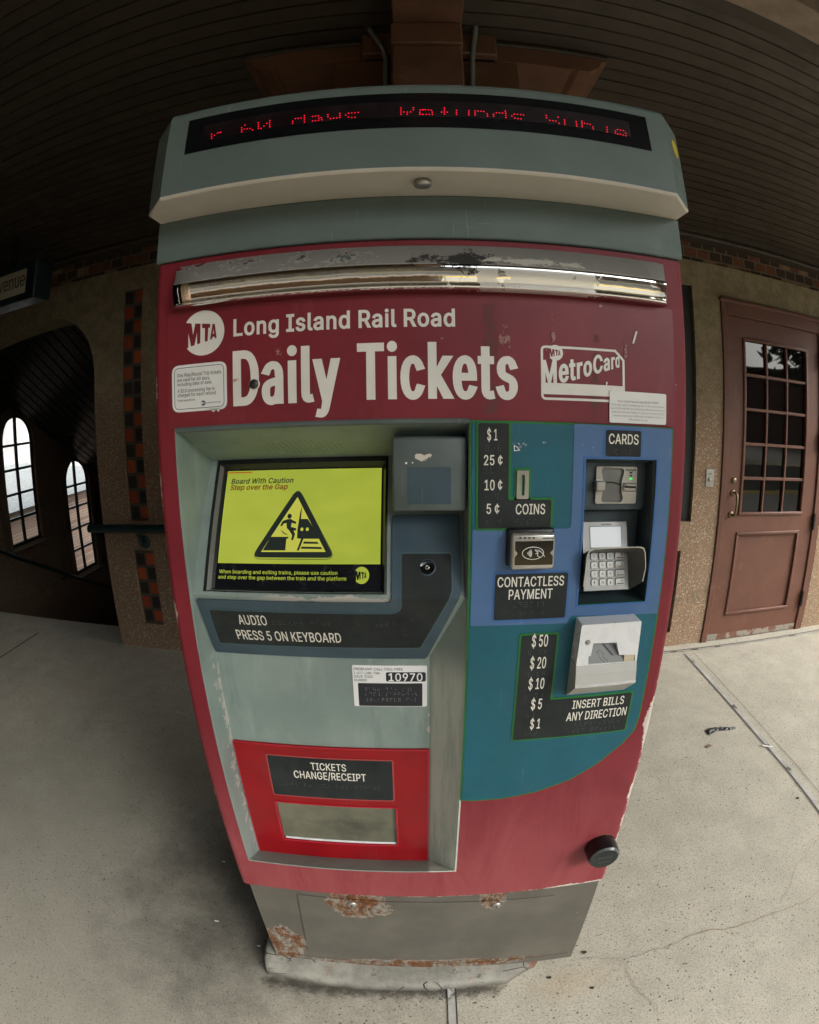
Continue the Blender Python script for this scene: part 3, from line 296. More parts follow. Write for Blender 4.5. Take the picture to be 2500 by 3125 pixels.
    def tube(s, pts, r, mat, n=10, cap=True):
        P = [Vector(p) for p in pts]; vs = []; fs = []
        up = Vector((0, 0, 1)); t0 = (P[1] - P[0]).normalized()
        if abs(t0.z) > .9: up = Vector((1, 0, 0))
        a = t0.cross(up).normalized()
        for i, p in enumerate(P):
            t = (P[min(i + 1, len(P) - 1)] - P[max(i - 1, 0)]).normalized(); a = (a - t * a.dot(t)).normalized(); b = t.cross(a)
            rr = r[i] if isinstance(r, (list, tuple)) else r
            vs += [p + (a * math.cos(2 * math.pi * k / n) + b * math.sin(2 * math.pi * k / n)) * rr for k in range(n)]
        for i in range(len(P) - 1):
            for k in range(n): fs.append((i * n + k, i * n + (k + 1) % n, (i + 1) * n + (k + 1) % n, (i + 1) * n + k))
        s.add(vs, fs, mat, True)
        if cap: s.add(vs[:n], [tuple(range(n))[::-1]], mat); s.add(vs[-n:], [tuple(range(n))], mat)
        return s
    def lathe(s, c, prof, mat, n=24, axis=(0, -1, 0)):
        """profile of (radius, height along axis) about c"""
        ax = Vector(axis).normalized(); u = ax.cross(Vector((0, 0, 1))); u = u.normalized() if u.length > .1 else Vector((1, 0, 0)); v = ax.cross(u)
        vs = [Vector(c) + ax * h + (u * math.cos(2 * math.pi * k / n) + v * math.sin(2 * math.pi * k / n)) * r for r, h in prof for k in range(n)]
        fs = [(i * n + k, i * n + (k + 1) % n, (i + 1) * n + (k + 1) % n, (i + 1) * n + k) for i in range(len(prof) - 1) for k in range(n)]
        return s.add(vs, fs, mat, True)
    def prism_x(s, prof, x0, x1, mat, smooth=False, caps=True):
        """profile of (y, z) swept along x"""
        n = len(prof); vs = [(x0, y, z) for y, z in prof] + [(x1, y, z) for y, z in prof]
        s.add(vs, [(i, (i + 1) % n, n + (i + 1) % n, n + i) for i in range(n)], mat, smooth)
        if caps: s.add(vs, [tuple(range(n))[::-1], tuple(range(n, 2 * n))], mat)
        return s
    def build(s, name, parent=None, auto=35, fixn=False, **props):
        me = bpy.data.meshes.new(name); me.from_pydata(s.v, [], s.f)
        for m in s.mats: me.materials.append(m)
        for p, k, sm in zip(me.polygons, s.mi, s.sm): p.material_index = k; p.use_smooth = sm
        me.validate(); me.update()
        if fixn:
            b = bmesh.new(); b.from_mesh(me); bmesh.ops.remove_doubles(b, verts=b.verts, dist=1e-5); bmesh.ops.recalc_face_normals(b, faces=b.faces); b.to_mesh(me); b.free()
        o = bpy.data.objects.new(name, me); COL.objects.link(o)
        if parent is not None: o.parent = parent
        for k, x in props.items(): o[k] = x
        return o
def thing(name, label, cat, loc=(0, 0, 0), group=None):
    o = bpy.data.objects.new(name, None); COL.objects.link(o); o.location = loc; o['label'] = label; o['category'] = cat
    if group: o['group'] = group
    return o

# ------------------------------------------------------------------ materials
def mat_concrete():
    n = M('concrete'); p = n.coord()
    big = n.noise(p, 1.1, 5, .6); mid = n.noise(p, 6, 5, .65); fine = n.noise(p, 90, 4, .7); grit = n.noise(p, 420, 2, .6)
    b = n.mix((.375, .35, .285), (.45, .42, .345), mid.rng(.3, .72))
    b = n.mix(b, (.32, .29, .235), big.rng(.5, .75, 0, .45))
    b = n.mix(b, (.17, .16, .135), n.noise(p, 2.7, 6, .7, .6).rng(.58, .75, 0, .35))
    b = n.mix(b, (.62, .59, .51), fine.rng(.55, .75, 0, .6)); b = n.mix(b, (.15, .142, .12), n.noise(p, 150, 5, .8).rng(.5, .64, 0, .85)); b = n.mix(b, (.23, .22, .185), n.noise(n.coord(loc=(7, 3, 0)), 62, 6, .8).rng(.52, .68, 0, .5)); b = n.mix(b, (.66, .63, .55), n.noise(n.coord(loc=(2, 1, 0)), 170, 4, .8).rng(.56, .70, 0, .6)); b = n.mix(b, (.20, .19, .16), n.noise(p, 33, 6, .75).rng(.58, .75, 0, .4))
    d = n.vor(p, 62); sz = n.noise(p, 38, 2)
    zone = n.noise(p, 1.7, 3).rng(.35, .55, .25, 1)
    ag = (d + (sz * -.55)).lt(-.13) * zone
    b = n.mix(b, (.08, .085, .08), ag * .95)
    d2 = n.vor(p, 170); b = n.mix(b, (.13, .125, .11), (d2 + n.noise(p, 55, 2) * -.5).lt(-.13) * .65)
    d3 = n.vor(n.coord(loc=(3, 5, 0)), 26); b = n.mix(b, (.17, .165, .15), (d3 + n.noise(p, 8, 2) * -.2).lt(-.055) * .75)
    x, y, z = n.xyz(p)
    left_shade = ((x + 1.5).pw(2.0) * .8 + (y + .15).pw(2.0) * .45).pw(.5)      # shade on the floor left of the machine, painted in as mottled darkening
    b = n.mix(b, n.mix((.12, .118, .098), (.20, .195, .16), n.noise(p, 8, 6, .75)), (left_shade * -1 + n.noise(p, 2.4, 6, .7) * 1.0).rng(-.85, .0, 0, .5))
    # dark grease with painted-in shade left of the machine, dirt along its foot, old rusty damp at its front right
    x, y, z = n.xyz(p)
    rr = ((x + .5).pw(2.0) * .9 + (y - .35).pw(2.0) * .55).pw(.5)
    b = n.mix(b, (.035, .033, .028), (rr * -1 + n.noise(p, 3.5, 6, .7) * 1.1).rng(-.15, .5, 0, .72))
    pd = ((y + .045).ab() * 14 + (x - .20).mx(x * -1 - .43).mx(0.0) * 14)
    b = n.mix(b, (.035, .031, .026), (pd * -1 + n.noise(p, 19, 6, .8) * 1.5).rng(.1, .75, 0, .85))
    b = n.mix(b, (.40, .27, .13), (((x - .42).pw(2.0) * 5 + (y + .06).pw(2.0) * 30).pw(.5) * -1 + n.noise(p, 7, 4) * .6).rng(-.2, .25, 0, .22))
    h = n.noise(p, 160, 4, .7)
    return n.set(base=b, rough=.86, spec=.25, normal=n.bump(grit, .35, .0012, n.bump(h, .3, .002)))
def mat_stucco(name, dark=1.0):
    n = M(name); p = n.coord()
    c = n.vor(p, 150, out='Color'); cr, cg, cb = n.xyz(c)
    b = n.mix((.215, .15, .098), (.31, .225, .15), cr)
    b = n.mix(b, (.43, .36, .27), cg.gt(.92))
    b = n.mix(b, (.27, .125, .075), cb.gt(.90))
    x, y, z = n.xyz(p)
    up = (z + n.noise(p, 3, 5, .65) * 1.2).rng(1.9, 2.6)          # a smoother float coat towards the brick course
    b = n.mix(b, n.mix((.20, .165, .10), (.30, .255, .165), n.noise(p, 14, 5, .7).rng(.35, .65)), up * .85)
    b = n.mix(b, (.11, .09, .06), n.noise(p, 2.2, 6, .7).rng(.58, .72, 0, .5))
    b = n.mix(b, (.30, .15, .08), n.noise(p, 4.2, 5, .7, 1.0).rng(.62, .72, 0, .4))
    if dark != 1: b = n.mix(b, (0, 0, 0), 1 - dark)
    d = n.vor(p, 150); g = n.noise(p, 300, 3)
    return n.set(base=b, rough=.9, spec=.2, normal=n.bump(d, .6, .003, n.bump(g, .4, .002)))
def mat_brick(name, cols, bw=.098, bh=.062, dark=.45):
    """rows of burnt clinker brick, each brick its own colour; x/z of the object"""
    n = M(name); p = n.coord(); x, y, z = n.xyz(p)
    row = (z / bh).fl(); xs = x / bw + row * .5; ix = xs.fl()
    wn = n.t.nodes.new('ShaderNodeTexWhiteNoise'); n.t.links.new(n.comb(ix, row, 3.0).s, wn.inputs['Vector']); r = V(n, wn.outputs['Value'])
    fx, fz = (xs.fr() - .5).ab(), ((z / bh).fr() - .5).ab()
    wob = n.noise(p, 22, 3) * .10
    mort = (fx + wob).gt(.49).mx((fz + wob).gt(.475))
    b = n.mix(cols[0], cols[1], r.gt(dark)); b = n.mix(b, cols[2], r.gt(.8))
    b = n.mix(b, (.04, .03, .025), n.noise(p, 40, 5, .7).rng(.45, .75, 0, .6))
    b = n.mix(b, (.13, .115, .09), mort)
    return n.set(base=b, rough=.85, spec=.25, normal=n.bump(n.noise(p, 90, 4), .5, .003, n.bump(mort * -1, .8, .006)))
def mat_red():
    n = M('maroon_paint'); p = n.coord(); x, y, z = n.xyz(p)
    b = n.mix((.165, .012, .021), (.20, .017, .028), n.noise(p, 6, 4).rng(.3, .7))
    st = n.noise(n.coord(scale=(7, 7, 1.6), rot=(0, .6, 0)), 2.0, 6, .7, .8)
    low = z.rng(.45, 1.15, 1, 0)                                     # scuffed, chalky paint low down
    b = n.mix(b, (.29, .065, .070), (low * .7 + (st - .5) * 1.5 * low).rng(.05, .95, 0, .9))
    b = n.mix(b, (.12, .01, .016), n.noise(p, 3.4, 6, .7, .5).rng(.58, .75, 0, .35))
    b = n.mix(b, (.46, .22, .20), n.noise(p, 60, 5, .75).rng(.68, .74, 0, .35))
    nz = n.noise(n.coord(scale=(1, 1, 1)), 26, 6, .72); nz2 = n.noise(p, 7, 3)
    wr = z.rng(1.25, .98, 0, 1) * z.rng(.46, .62, .35, 1) * n.noise(p, 5.5, 3, .6).rng(.40, .58, .25, 1)
    d = x * -1 + .42 + (y - .004).mx(0.0) * .9
    chip = (nz * nz2 * wr * .088 - .0085).gt(d) 
    dl = x + .42 + (y - .004).mx(0.0) * .9
    chip = chip.mx((nz * nz2 * .05 - .0122).gt(dl))
    db = z - .472
    chip = chip.mx((n.noise(p, 17, 6, .72) * x.rng(-.1, .35, .2, 1) * .042 - .0135).gt(db))
    sp = n.noise(p, 33, 4, .7); chip = chip.mx((sp.gt(.735)) * z.rng(.9, .5, 0, 1) * x.rng(-.05, .2, 0, 1))
    edge = (n.noise(p, 26, 6, .72))
    b = n.mix(b, (.56, .50, .44), chip.gt(.5))
    gr = n.noise(p, 300, 2, .5)
    return n.set(base=b, rough=.52, spec=.35, normal=n.bump(gr, .22, .0012, n.bump(chip * -1, .6, .001)))
def mat_poster():
    n = M('poster_vinyl'); p = n.coord(); x, y, z = n.xyz(p)
    b = n.mix((.165, .016, .025), (.205, .021, .032), n.noise(p, 9, 4).rng(.3, .7))
    b = n.mix(b, (.27, .07, .075), n.noise(n.coord(scale=(3, 1, 1)), 4, 6, .7, .6).rng(.52, .8, 0, .5))
    b = n.mix(b, (.45, .25, .24), n.noise(p, 24, 7, .8, 1.5).rng(.68, .74, 0, .35))
    return n.set(base=b, rough=.40, spec=.42, normal=n.bump(n.noise(p, 500, 2), .08, .0006))
def mat_plinth():
    n = M('plinth_paint'); p = n.coord(); x, y, z = n.xyz(p)
    b = n.mix((.105, .097, .08), (.14, .13, .108), n.noise(p, 7, 5).rng(.3, .7))
    b = n.mix(b, (.10, .095, .08), n.noise(n.coord(scale=(1, 1, .25)), 18, 5, .7).rng(.56, .75, 0, .5))
    nz = n.noise(p, 34, 6, .75); n2 = n.noise(p, 11, 5, .7)
    def spot(cx, cz, sx, sz): return ((x - cx) * (1 / sx)).pw(2.0) + ((z - cz) * (1 / sz)).pw(2.0)
    e = spot(-.155, .395, .085, .075).mn(spot(.165, .415, .036, .05)).mn(spot(-.375, .135, .062, .13)).mn(spot(.0, .055, .36, .035)).mn(spot(.0, .452, .40, .022))
    bare = (e + (nz - .5) * 1.6 + (n2 - .5) * 2.0).lt(.78)
    rust = (e + (n.noise(p, 48, 5, .75) - .5) * 3.4 + (n2 - .5) * 1.5).lt(.55)
    b = n.mix(b, (.31, .285, .24), bare * (n.noise(p, 70, 5, .8).rng(.35, .6))); b = n.mix(b, n.mix((.05, .022, .012), (.22, .085, .025), n.noise(p, 60, 6, .8).rng(.35, .65)), rust * (n.noise(n.coord(scale=(1, 1, .45)), 42, 6, .8) + n2 * .3).rng(.56, .68))
    b = n.mix(b, (.16, .085, .04), ((e + (n.noise(n.coord(scale=(1, 1, .12)), 60, 3, .6) - .5) * 2.2).lt(1.0)) * n.noise(n.coord(scale=(1, 1, .1)), 70, 4).rng(.5, .75, 0, .5))
    sc = n.noise(n.coord(scale=(.6, 1, 3), rot=(0, .5, 0)), 44, 3, .8); b = n.mix(b, (.46, .43, .37), sc.gt(.735))
    sp = n.noise(p, 150, 3, .7); b = n.mix(b, (.5, .47, .41), sp.gt(.74) * .8)
    return n.set(base=b, rough=.50, spec=.4, metal=.15, normal=n.bump(rust, .5, .001, n.bump(n.noise(p, 200, 2), .1, .001)))
def mat_insert():
    n = M('insert_plastic'); p = n.coord(); x, y, z = n.xyz(p)
    b = n.mix((.185, .24, .22), (.235, .295, .268), n.noise(p, 8, 5).rng(.3, .7))
    b = n.mix(b, (.125, .165, .155), n.noise(n.coord(scale=(5, 5, 1)), 5, 5, .7, .4).rng(.52, .8, 0, .55))
    b = n.mix(b, (.34, .39, .35), n.noise(n.coord(scale=(4, 4, .6)), 6, 5, .65, .3).rng(.55, .8, 0, .6))
    b = n.mix(b, (.07, .075, .07), n.noise(p, 15, 3, .5).rng(.72, .78, 0, .5))
    b = n.mix(b, (.50, .545, .475), x.rng(.006, .016) * z.rng(1.12, 1.05) * n.noise(n.coord(scale=(6, 6, .8)), 6, 5, .7).rng(.25, .6, .35, 1))  # right bevel: pale streaky wear, with its lit brightness painted in too
    # worn-through paint along the left return and beside the screen
    nz = n.noise(p, 40, 6, .75); d = (x + .377).ab()
    ch = (nz * .012 - .0052).gt(d) * z.rng(1.1, 1.06) 
    d2 = (z - 1.209).ab(); ch = ch.mx((n.noise(p, 22, 6, .7) * .045 - .0185).gt(d2) * x.rng(-.30, -.2) * x.rng(-.03, -.045))
    b = n.mix(b, (.42, .40, .36), ch)
    return n.set(base=b, rough=.5, spec=.4, normal=n.bump(n.noise(p, 420, 2, .5), .28, .001))
def mat_chrome():
    n = M('worn_chrome'); p = n.coord(); x, y, z = n.xyz(p)
    up = z.rng(1.7052, 1.7085)
    sp = n.noise(p, 260, 4, .8); bl = n.noise(n.coord(scale=(1, 1, 2)), 13, 6, .75)
    dull = up * (bl + (x.rng(-.15, .2) - .5) * .2).rng(.30, .42)
    rough = (dull * .34 + .075) + sp.rng(.5, .8, 0, .12) * up
    film = (n.noise(n.coord(scale=(1, 1, .7), loc=(.3, 0, 0)), 16, 6, .75) - (x - .17).ab() * 2.6).gt(.33) * z.rng(1.704, 1.70) * .5
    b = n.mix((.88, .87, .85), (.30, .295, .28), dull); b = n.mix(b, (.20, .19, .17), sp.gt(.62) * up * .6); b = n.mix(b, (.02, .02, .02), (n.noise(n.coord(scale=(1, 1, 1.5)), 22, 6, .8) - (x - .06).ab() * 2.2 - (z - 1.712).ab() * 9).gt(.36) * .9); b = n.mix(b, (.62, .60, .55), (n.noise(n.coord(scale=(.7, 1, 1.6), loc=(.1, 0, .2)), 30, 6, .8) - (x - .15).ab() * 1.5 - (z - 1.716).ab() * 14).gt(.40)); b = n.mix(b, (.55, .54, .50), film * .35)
    w = n.noise(n.coord(scale=(1, 1, .3)), 9, 3)
    w2 = n.noise(n.coord(scale=(1, 1, 1)), 30, 4, .6)
    return n.set(base=b, metal=(film * -.8 + 1.0) - dull * .75, rough=rough + film * .4 + dull * .25, normal=n.bump(w, .35, .01, n.bump(w2, .10, .003)))
def scuff(name, c, thr=.5, scale=30, fall=.35, rough=.7, stretch=(1, 1, 1)):
    n = M(name); g = n.coord('Generated'); x, y, z = n.xyz(g); p = n.coord(scale=stretch)
    r = ((x - .5).pw(2.0) + (z - .5).pw(2.0)).pw(.5) * 2
    a = (n.noise(p, scale, 7, .8) - r * fall).gt(thr - fall * .5)
    n.m.surface_render_method = 'DITHERED'
    return n.set(base=c, rough=rough, alpha=a)

WHITE = paint('white_vinyl', (.74, .735, .69), .5, var=.06, worn=(.52, .47, .38), wscale=11, wthr=.64)
DARKSIGN = paint('dark_sign', (.0175, .022, .022), .62, grain=.25, gscale=500, var=.25, spec=.28, worn=(.030, .034, .033), wscale=20, wthr=.6)
SIGNTXT = flat('sign_lettering', (.74, .72, .64), .55)
BRDOT = flat('braille_dots', (.075, .085, .08), .5)
GREEN = paint('green_trim', (.016, .155, .032), .45, var=.15)
TEAL = paint('teal_panel', (.008, .098, .138), .5, grain=.22, gscale=500, var=.10, worn=(.03, .14, .15), wscale=7, wthr=.6)
BLUE = paint('periwinkle_panel', (.068, .145, .30), .5, grain=.22, gscale=500, var=.07, worn=(.10, .17, .27), wscale=6, wthr=.58)
BLUEDK = flat('blue_trim', (.035, .12, .33), .45)
HEADER = paint('header_grey', (.115, .157, .150), .55, grain=.42, gscale=330, var=.06, spec=.4)
LIGHTP = paint('cream_light_panel', (.52, .49, .43), .55, var=.05, worn=(.33, .24, .16), wscale=13, wthr=.70)
SLATE = paint('slate_blue', (.042, .075, .098), .45, grain=.2, gscale=500, var=.14, spec=.45)
SLATEG = paint('slate_grey', (.085, .11, .108), .5, grain=.35, gscale=420, var=.14, spec=.45)
GUN = paint('gunmetal_plastic', (.038, .058, .066), .45, grain=.4, gscale=420, var=.14, spec=.5)
TRAYRED = paint('bright_red', (.255, .003, .007), .46, var=.10, vscale=14, spec=.4, grain=.12)
TRAYEDGE = flat('bright_red_edge', (.42, .012, .03), .35)
BLACK = flat('black_plastic', (.008, .009, .010), .35, spec=.5)
GLOSSBLK = flat('black_gloss', (.006, .007, .009), .12, spec=.5)
SILVER = paint('satin_silver', (.50, .49, .45), .34, metal=.75, var=.05, vscale=20)
SILVERP = paint('silver_plastic', (.70, .715, .72), .30, var=.04, spec=.5)
SILVERD = paint('silver_lower', (.47, .465, .44), .36, var=.06, spec=.5)
STEEL = paint('steel', (.40, .39, .36), .38, metal=.8, var=.1)
RED = mat_red(); POSTER = mat_poster(); PLINTH = mat_plinth(); INSERT = mat_insert(); CHROME = mat_chrome()
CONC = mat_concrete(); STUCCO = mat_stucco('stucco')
PAPER = paint('white_paper', (.76, .77, .76), .6, var=.03)
INK = flat('ink', (.045, .06, .055), .6); INKG = flat('grey_ink', (.26, .25, .24), .6)
YEL_E = (.40, .47, .035)
SCR_Y = emit('screen_yellow', (.375, .435, .045), .27, base=(.02, .02, .012), rough=.10)
_n = NT(SCR_Y); _n.set(base=(.02, .02, .012), rough=.10, ecol=_n.mix((.33, .395, .038), (.42, .475, .055), _n.noise(_n.coord(rot=(0, .6, 0), scale=(1, 1, 2)), 6, 3).rng(.3, .7)), estr=.31)
SCR_Y2 = emit('screen_amber', (.44, .44, .06), .36, base=(.02, .02, .012), rough=.22)
SCR_K = M('screen_black'); _p = SCR_K.coord(); SCR_K = SCR_K.set(base=SCR_K.mix((.006, .007, .010), (.045, .05, .05), SCR_K.noise(_p, 45, 6, .75).rng(.52, .8)), rough=.25)
SCR_D = emit('screen_ink', (.010, .016, .012), .3, rough=.3)
SCR_R = emit('screen_red', (.15, .010, .004), .3, rough=.3)
SCR_O = emit('screen_orange', (.42, .05, .006), .3, rough=.3)
LED = emit('led_red', (1.0, .008, .035), .46)
LEDDIM = emit('led_dim', (.35, .006, .012), .5)

# ------------------------------------------------------------------ ticket machine
mach = thing('ticket_machine', 'maroon ticket vending machine with grey header, lit yellow screen and blue payment panel', 'ticket machine')
HW, Z0, Z1 = .42, .472, 1.755
INS = [(-.381, .576), (.066, .576), (.066, 1.484), (-.381, 1.484)]
CARD = [(.2415, 1.1985), (.361, 1.1985), (.361, 1.428), (.2415, 1.428)]
def surf(z):
    if z > 1.214: return .003 + (z - 1.214) / .206 * .122
    if z > 1.085: return .003 + (1.214 - z) / .129 * .057
    return .06
def on(e):
    return lambda x, z: (x, surf(z) - e, z)
def cutplate(mb, poly, e, mat, bands=(1.214, 1.085), thick=0.0, holes=()):
    """a plate that follows the folded insert: the polygon is cut at the folds"""
    bm = bmesh.new()
    loops = [ccw(poly)] + [ccw(h)[::-1] for h in holes]
    pts, tris = fill(loops)
    vs = [bm.verts.new((p[0], 0, p[1])) for p in pts]
    for t in tris:
        if area2([pts[i] for i in t]) < 0: t = t[::-1]
        try: bm.faces.new([vs[i] for i in t])
        except ValueError: pass
    for zb in bands:
        bmesh.ops.bisect_plane(bm, geom=list(bm.verts) + list(bm.edges) + list(bm.faces), plane_co=(0, 0, zb), plane_no=(0, 0, 1))
    for v in bm.verts: v.co.y = surf(v.co.z) - e
    if thick:
        r = bmesh.ops.extrude_face_region(bm, geom=list(bm.faces), use_keep_orig=True)
        for v in r['geom']:
            if isinstance(v, bmesh.types.BMVert): v.co.y += thick
    mb.bm(bm, mat)

# body: front face with the two openings, rounded outer corners
b = MB()
rc = .010
front = [(-HW + rc, Z0 + .004), (HW - rc, Z0 + .004), (HW - rc, Z1 - .004), (-HW + rc, Z1 - .004)]
b.plate(front, 0.0, RED, holes=[INS, CARD])
for sx in (-1, 1):
    arc = [(sx * (HW - rc + rc * math.sin(a)), rc - rc * math.cos(a)) for a in (0, .4, .8, 1.2, math.pi / 2)] + [(sx * HW, .55)]
    vs = [(x, y, Z0 + .004) for x, y in arc] + [(x, y, Z1 - .004) for x, y in arc]; k = len(arc)
    b.add(vs, [((i, i + 1, k + i + 1, k + i) if sx > 0 else (i + 1, i, k + i, k + i + 1)) for i in range(k - 1)], RED, True)
b.box(-HW + .003, HW - .003, .004, .55, Z0, Z0 + .004, RED, skip=''); b.box(-HW + .003, HW - .003, .004, .55, Z1 - .004, Z1, RED)
b.add([(-HW, .55, Z0), (HW, .55, Z0), (HW, .55, Z1), (-HW, .55, Z1)], [(0, 3, 2, 1)], RED)
b.build('body', mach)
# plinth
b = MB(); b.add([(-.418, .030, Z0), (.425, .030, Z0), (.430, .030, .018), (-.418, .030, .056)], [(3, 2, 1, 0)][::-1], PLINTH)
b.v = []; b.f = []; b.mi = []; b.sm = []
pv = [(-.417, .032, .054), (.432, .032, .020), (.424, .032, Z0), (-.417, .032, Z0), (-.417, .53, .054), (.432, .53, .020), (.424, .53, Z0), (-.417, .53, Z0)]
b.add(pv, [(0, 1, 2, 3), (1, 5, 6, 2), (5, 4, 7, 6), (4, 0, 3, 7), (4, 5, 1, 0), (3, 2, 6, 7)], PLINTH)
pl = b.build('plinth', mach)
b = MB(); b.plate([(-0.2990,0.4177), (0.3156,0.3994), (0.3464,0.1034), (-0.3149,0.1238)], .0285, PLINTH, .0035)
b.add([(-.40, .0285, .078), (.415, .0285, .055), (.415, .032, .055), (-.40, .032, .078)], [(0, 3, 2, 1)], PLINTH)
b.build('access_cover', pl)
for c in ((-0.1696,0.3932), (0.1742,0.3837)):
    b = MB(); b.lathe((c[0], .0283, c[1]), [(.0125, 0), (.0125, .001), (.0115, .003), (.0085, .005), (.0001, .0056)], STEEL, 20)
    b.line([(c[0], c[1] - .005), (c[0], c[1] + .004)], .003, .0224, BLACK); b.build('cam_lock', pl)
# neck and header
b = MB(); b.box(-.4215, .4215, -.003, .5, 1.7565, 1.8285, HEADER, .002); b.build('neck', mach)
plan = [(-.374, -.097), (.374, -.097), (.421, -.043), (.421, .5), (-.421, .5), (-.421, -.043)]
b = MB(); n = len(plan)
lay = [(1.834, 0), (1.980, 0), (1.986, .002), (1.990, .007)]
vs = []
for z, d in lay: vs += [(x, y, z) for x, y in (inset(plan, d) if d else plan)]
b.add(vs, [(l * n + i, l * n + (i + 1) % n, (l + 1) * n + (i + 1) % n, (l + 1) * n + i) for l in range(3) for i in range(n)] + [tuple(range(3 * n, 4 * n)), tuple(range(n))[::-1]], HEADER)
hd = b.build('header', mach)
b = MB(); pi_ = inset(plan, .0015); po = plan
vs = [(x, y, 1.834) for x, y in po] + [(x, y, 1.831) for x, y in po] + [(x, y, 1.8285) for x, y in inset(plan, .003)]
b.add(vs, [(i, n + i, n + (i + 1) % n, (i + 1) % n) for i in range(n)] + [(n + i, 2 * n + i, 2 * n + (i + 1) % n, n + (i + 1) % n) for i in range(n)] + [tuple(range(2 * n, 3 * n))[::-1]], LIGHTP)
b.build('light_panel', hd)
b = MB(); b.lathe((.004, -.062, 1.8285), [(.009, 0), (.009, .003), (.0125, .0035), (.0125, .009), (.010, .011), (.0001, .011)], STEEL, 20, axis=(0, 0, -1))
b.build('lock_screw', hd)
# scrolling display
HY = -.097
b = MB(); dw = rect((-0.3400,1.9003), (0.3401,1.9656)); b.plate([(-.341, 1.902), (.341, 1.902), (.341, 1.967), (-.341, 1.967)], HY - .0015, GLOSSBLK, .003)
led_bg = M('led_window'); _q = led_bg.coord(); LEDBG = led_bg.set(base=led_bg.mix((.010, .005, .006), (.02, .012, .014), led_bg.noise(_q, 30, 5).rng(.4, .7)), rough=.4, spec=.15)
lw = rect((-0.3129,1.9173), (0.3131,1.9476)); b.plate([((-0.3142,1.9334)[0], (0.0099,1.9204)[1]), ((0.3100,1.9315)[0], (0.0099,1.9204)[1]), ((0.3100,1.9315)[0], (0.0106,1.9500)[1]), ((-0.3142,1.9334)[0], (0.0106,1.9500)[1])], HY - .0022, LEDBG)
DOTS = [(-0.2992,1.9288), (-0.2987,1.9246), (-0.2982,1.9207), (-0.2944,1.9255), (-0.2898,1.9287), (-0.2869,1.9288), (-0.2845,1.9290), (-0.2476,1.9341), (-0.2522,1.9299), (-0.2518,1.9258), (-0.2514,1.9219), (-0.2479,1.9263), (-0.2435,1.9259), (-0.2392,1.9257), (-0.2350,1.9222), (-0.2273,1.9344), (-0.2269,1.9305), (-0.2266,1.9266), (-0.2263,1.9231), (-0.2222,1.9225), (-0.2182,1.9260), (-0.2143,1.9304), (-0.2102,1.9348), (-0.2099,1.9306), (-0.2096,1.9265), (-0.2093,1.9227), (-0.1760,1.9272), (-0.1758,1.9234), (-0.1726,1.9318), (-0.1685,1.9317), (-0.1643,1.9316), (-0.1596,1.9355), (-0.1594,1.9313), (-0.1592,1.9275), (-0.1590,1.9234), (-0.1476,1.9320), (-0.1435,1.9320), (-0.1393,1.9319), (-0.1382,1.9274), (-0.1352,1.9281), (-0.1340,1.9239), (-0.1472,1.9236), (-0.1431,1.9235), (-0.1389,1.9235), (-0.1259,1.9326), (-0.1258,1.9285), (-0.1220,1.9245), (-0.1176,1.9248), (-0.1130,1.9248), (-0.1091,1.9328), (-0.1089,1.9287), (-0.1088,1.9251), (-0.1008,1.9289), (-0.0967,1.9247), (-0.0969,1.9320), (-0.0923,1.9321), (-0.0877,1.9319), (-0.0834,1.9324), (-0.0921,1.9234), (-0.0875,1.9235), (-0.0242,1.9375), (-0.0242,1.9331), (-0.0242,1.9293), (-0.0242,1.9252), (-0.0203,1.9294), (-0.0156,1.9290), (-0.0156,1.9250), (-0.0111,1.9292), (-0.0070,1.9373), (-0.0071,1.9332), (0.0023,1.9328), (0.0063,1.9331), (0.0092,1.9333), (0.0022,1.9247), (0.0061,1.9247), (0.0053,1.9328), (0.0096,1.9331), (0.0137,1.9328), (0.0176,1.9323), (0.0017,1.9285), (0.0189,1.9285), (0.0016,1.9247), (0.0061,1.9244), (0.0104,1.9244), (0.0145,1.9244), (0.0188,1.9244), (0.0359,1.9369), (0.0357,1.9328), (0.0317,1.9289), (0.0356,1.9290), (0.0395,1.9291), (0.0355,1.9250), (0.0525,1.9328), (0.0523,1.9287), (0.0522,1.9250), (0.0697,1.9328), (0.0695,1.9287), (0.0693,1.9250), (0.0783,1.9331), (0.0781,1.9293), (0.0779,1.9255), (0.0823,1.9331), (0.0866,1.9331), (0.0906,1.9328), (0.0950,1.9286), (0.0953,1.9245), (0.1039,1.9285), (0.1037,1.9247), (0.1082,1.9319), (0.1126,1.9320), (0.1167,1.9321), (0.1210,1.9364), (0.1213,1.9323), (0.1214,1.9282), (0.1211,1.9242), (0.1297,1.9278), (0.1334,1.9317), (0.1379,1.9320), (0.1426,1.9320), (0.1467,1.9319), (0.1339,1.9245), (0.1383,1.9239), (0.1424,1.9238), (0.1802,1.9357), (0.1801,1.9311), (0.1845,1.9269), (0.1891,1.9268), (0.1935,1.9269), (0.1976,1.9350), (0.1978,1.9236), (0.2067,1.9313), (0.2067,1.9272), (0.2062,1.9231), (0.2242,1.9309), (0.2241,1.9265), (0.2241,1.9224), (0.2333,1.9339), (0.2328,1.9303), (0.2328,1.9265), (0.2323,1.9226), (0.2368,1.9305), (0.2411,1.9300), (0.2454,1.9300), (0.2493,1.9259), (0.2492,1.9216), (0.2714,1.9299), (0.2712,1.9253), (0.2708,1.9209), (0.2843,1.9254), (0.2837,1.9212), (0.2882,1.9290), (0.2928,1.9292), (0.2979,1.9293), (0.3009,1.9251), (0.3006,1.9201), (0.2874,1.9204), (0.2916,1.9208), (0.2961,1.9205)]
for c in DOTS:
    b.add([(x, HY - .003, z) for x, z in circ(c, .00105, 8)], [tuple(range(8))], LED)
b.build('scrolling_display', hd)
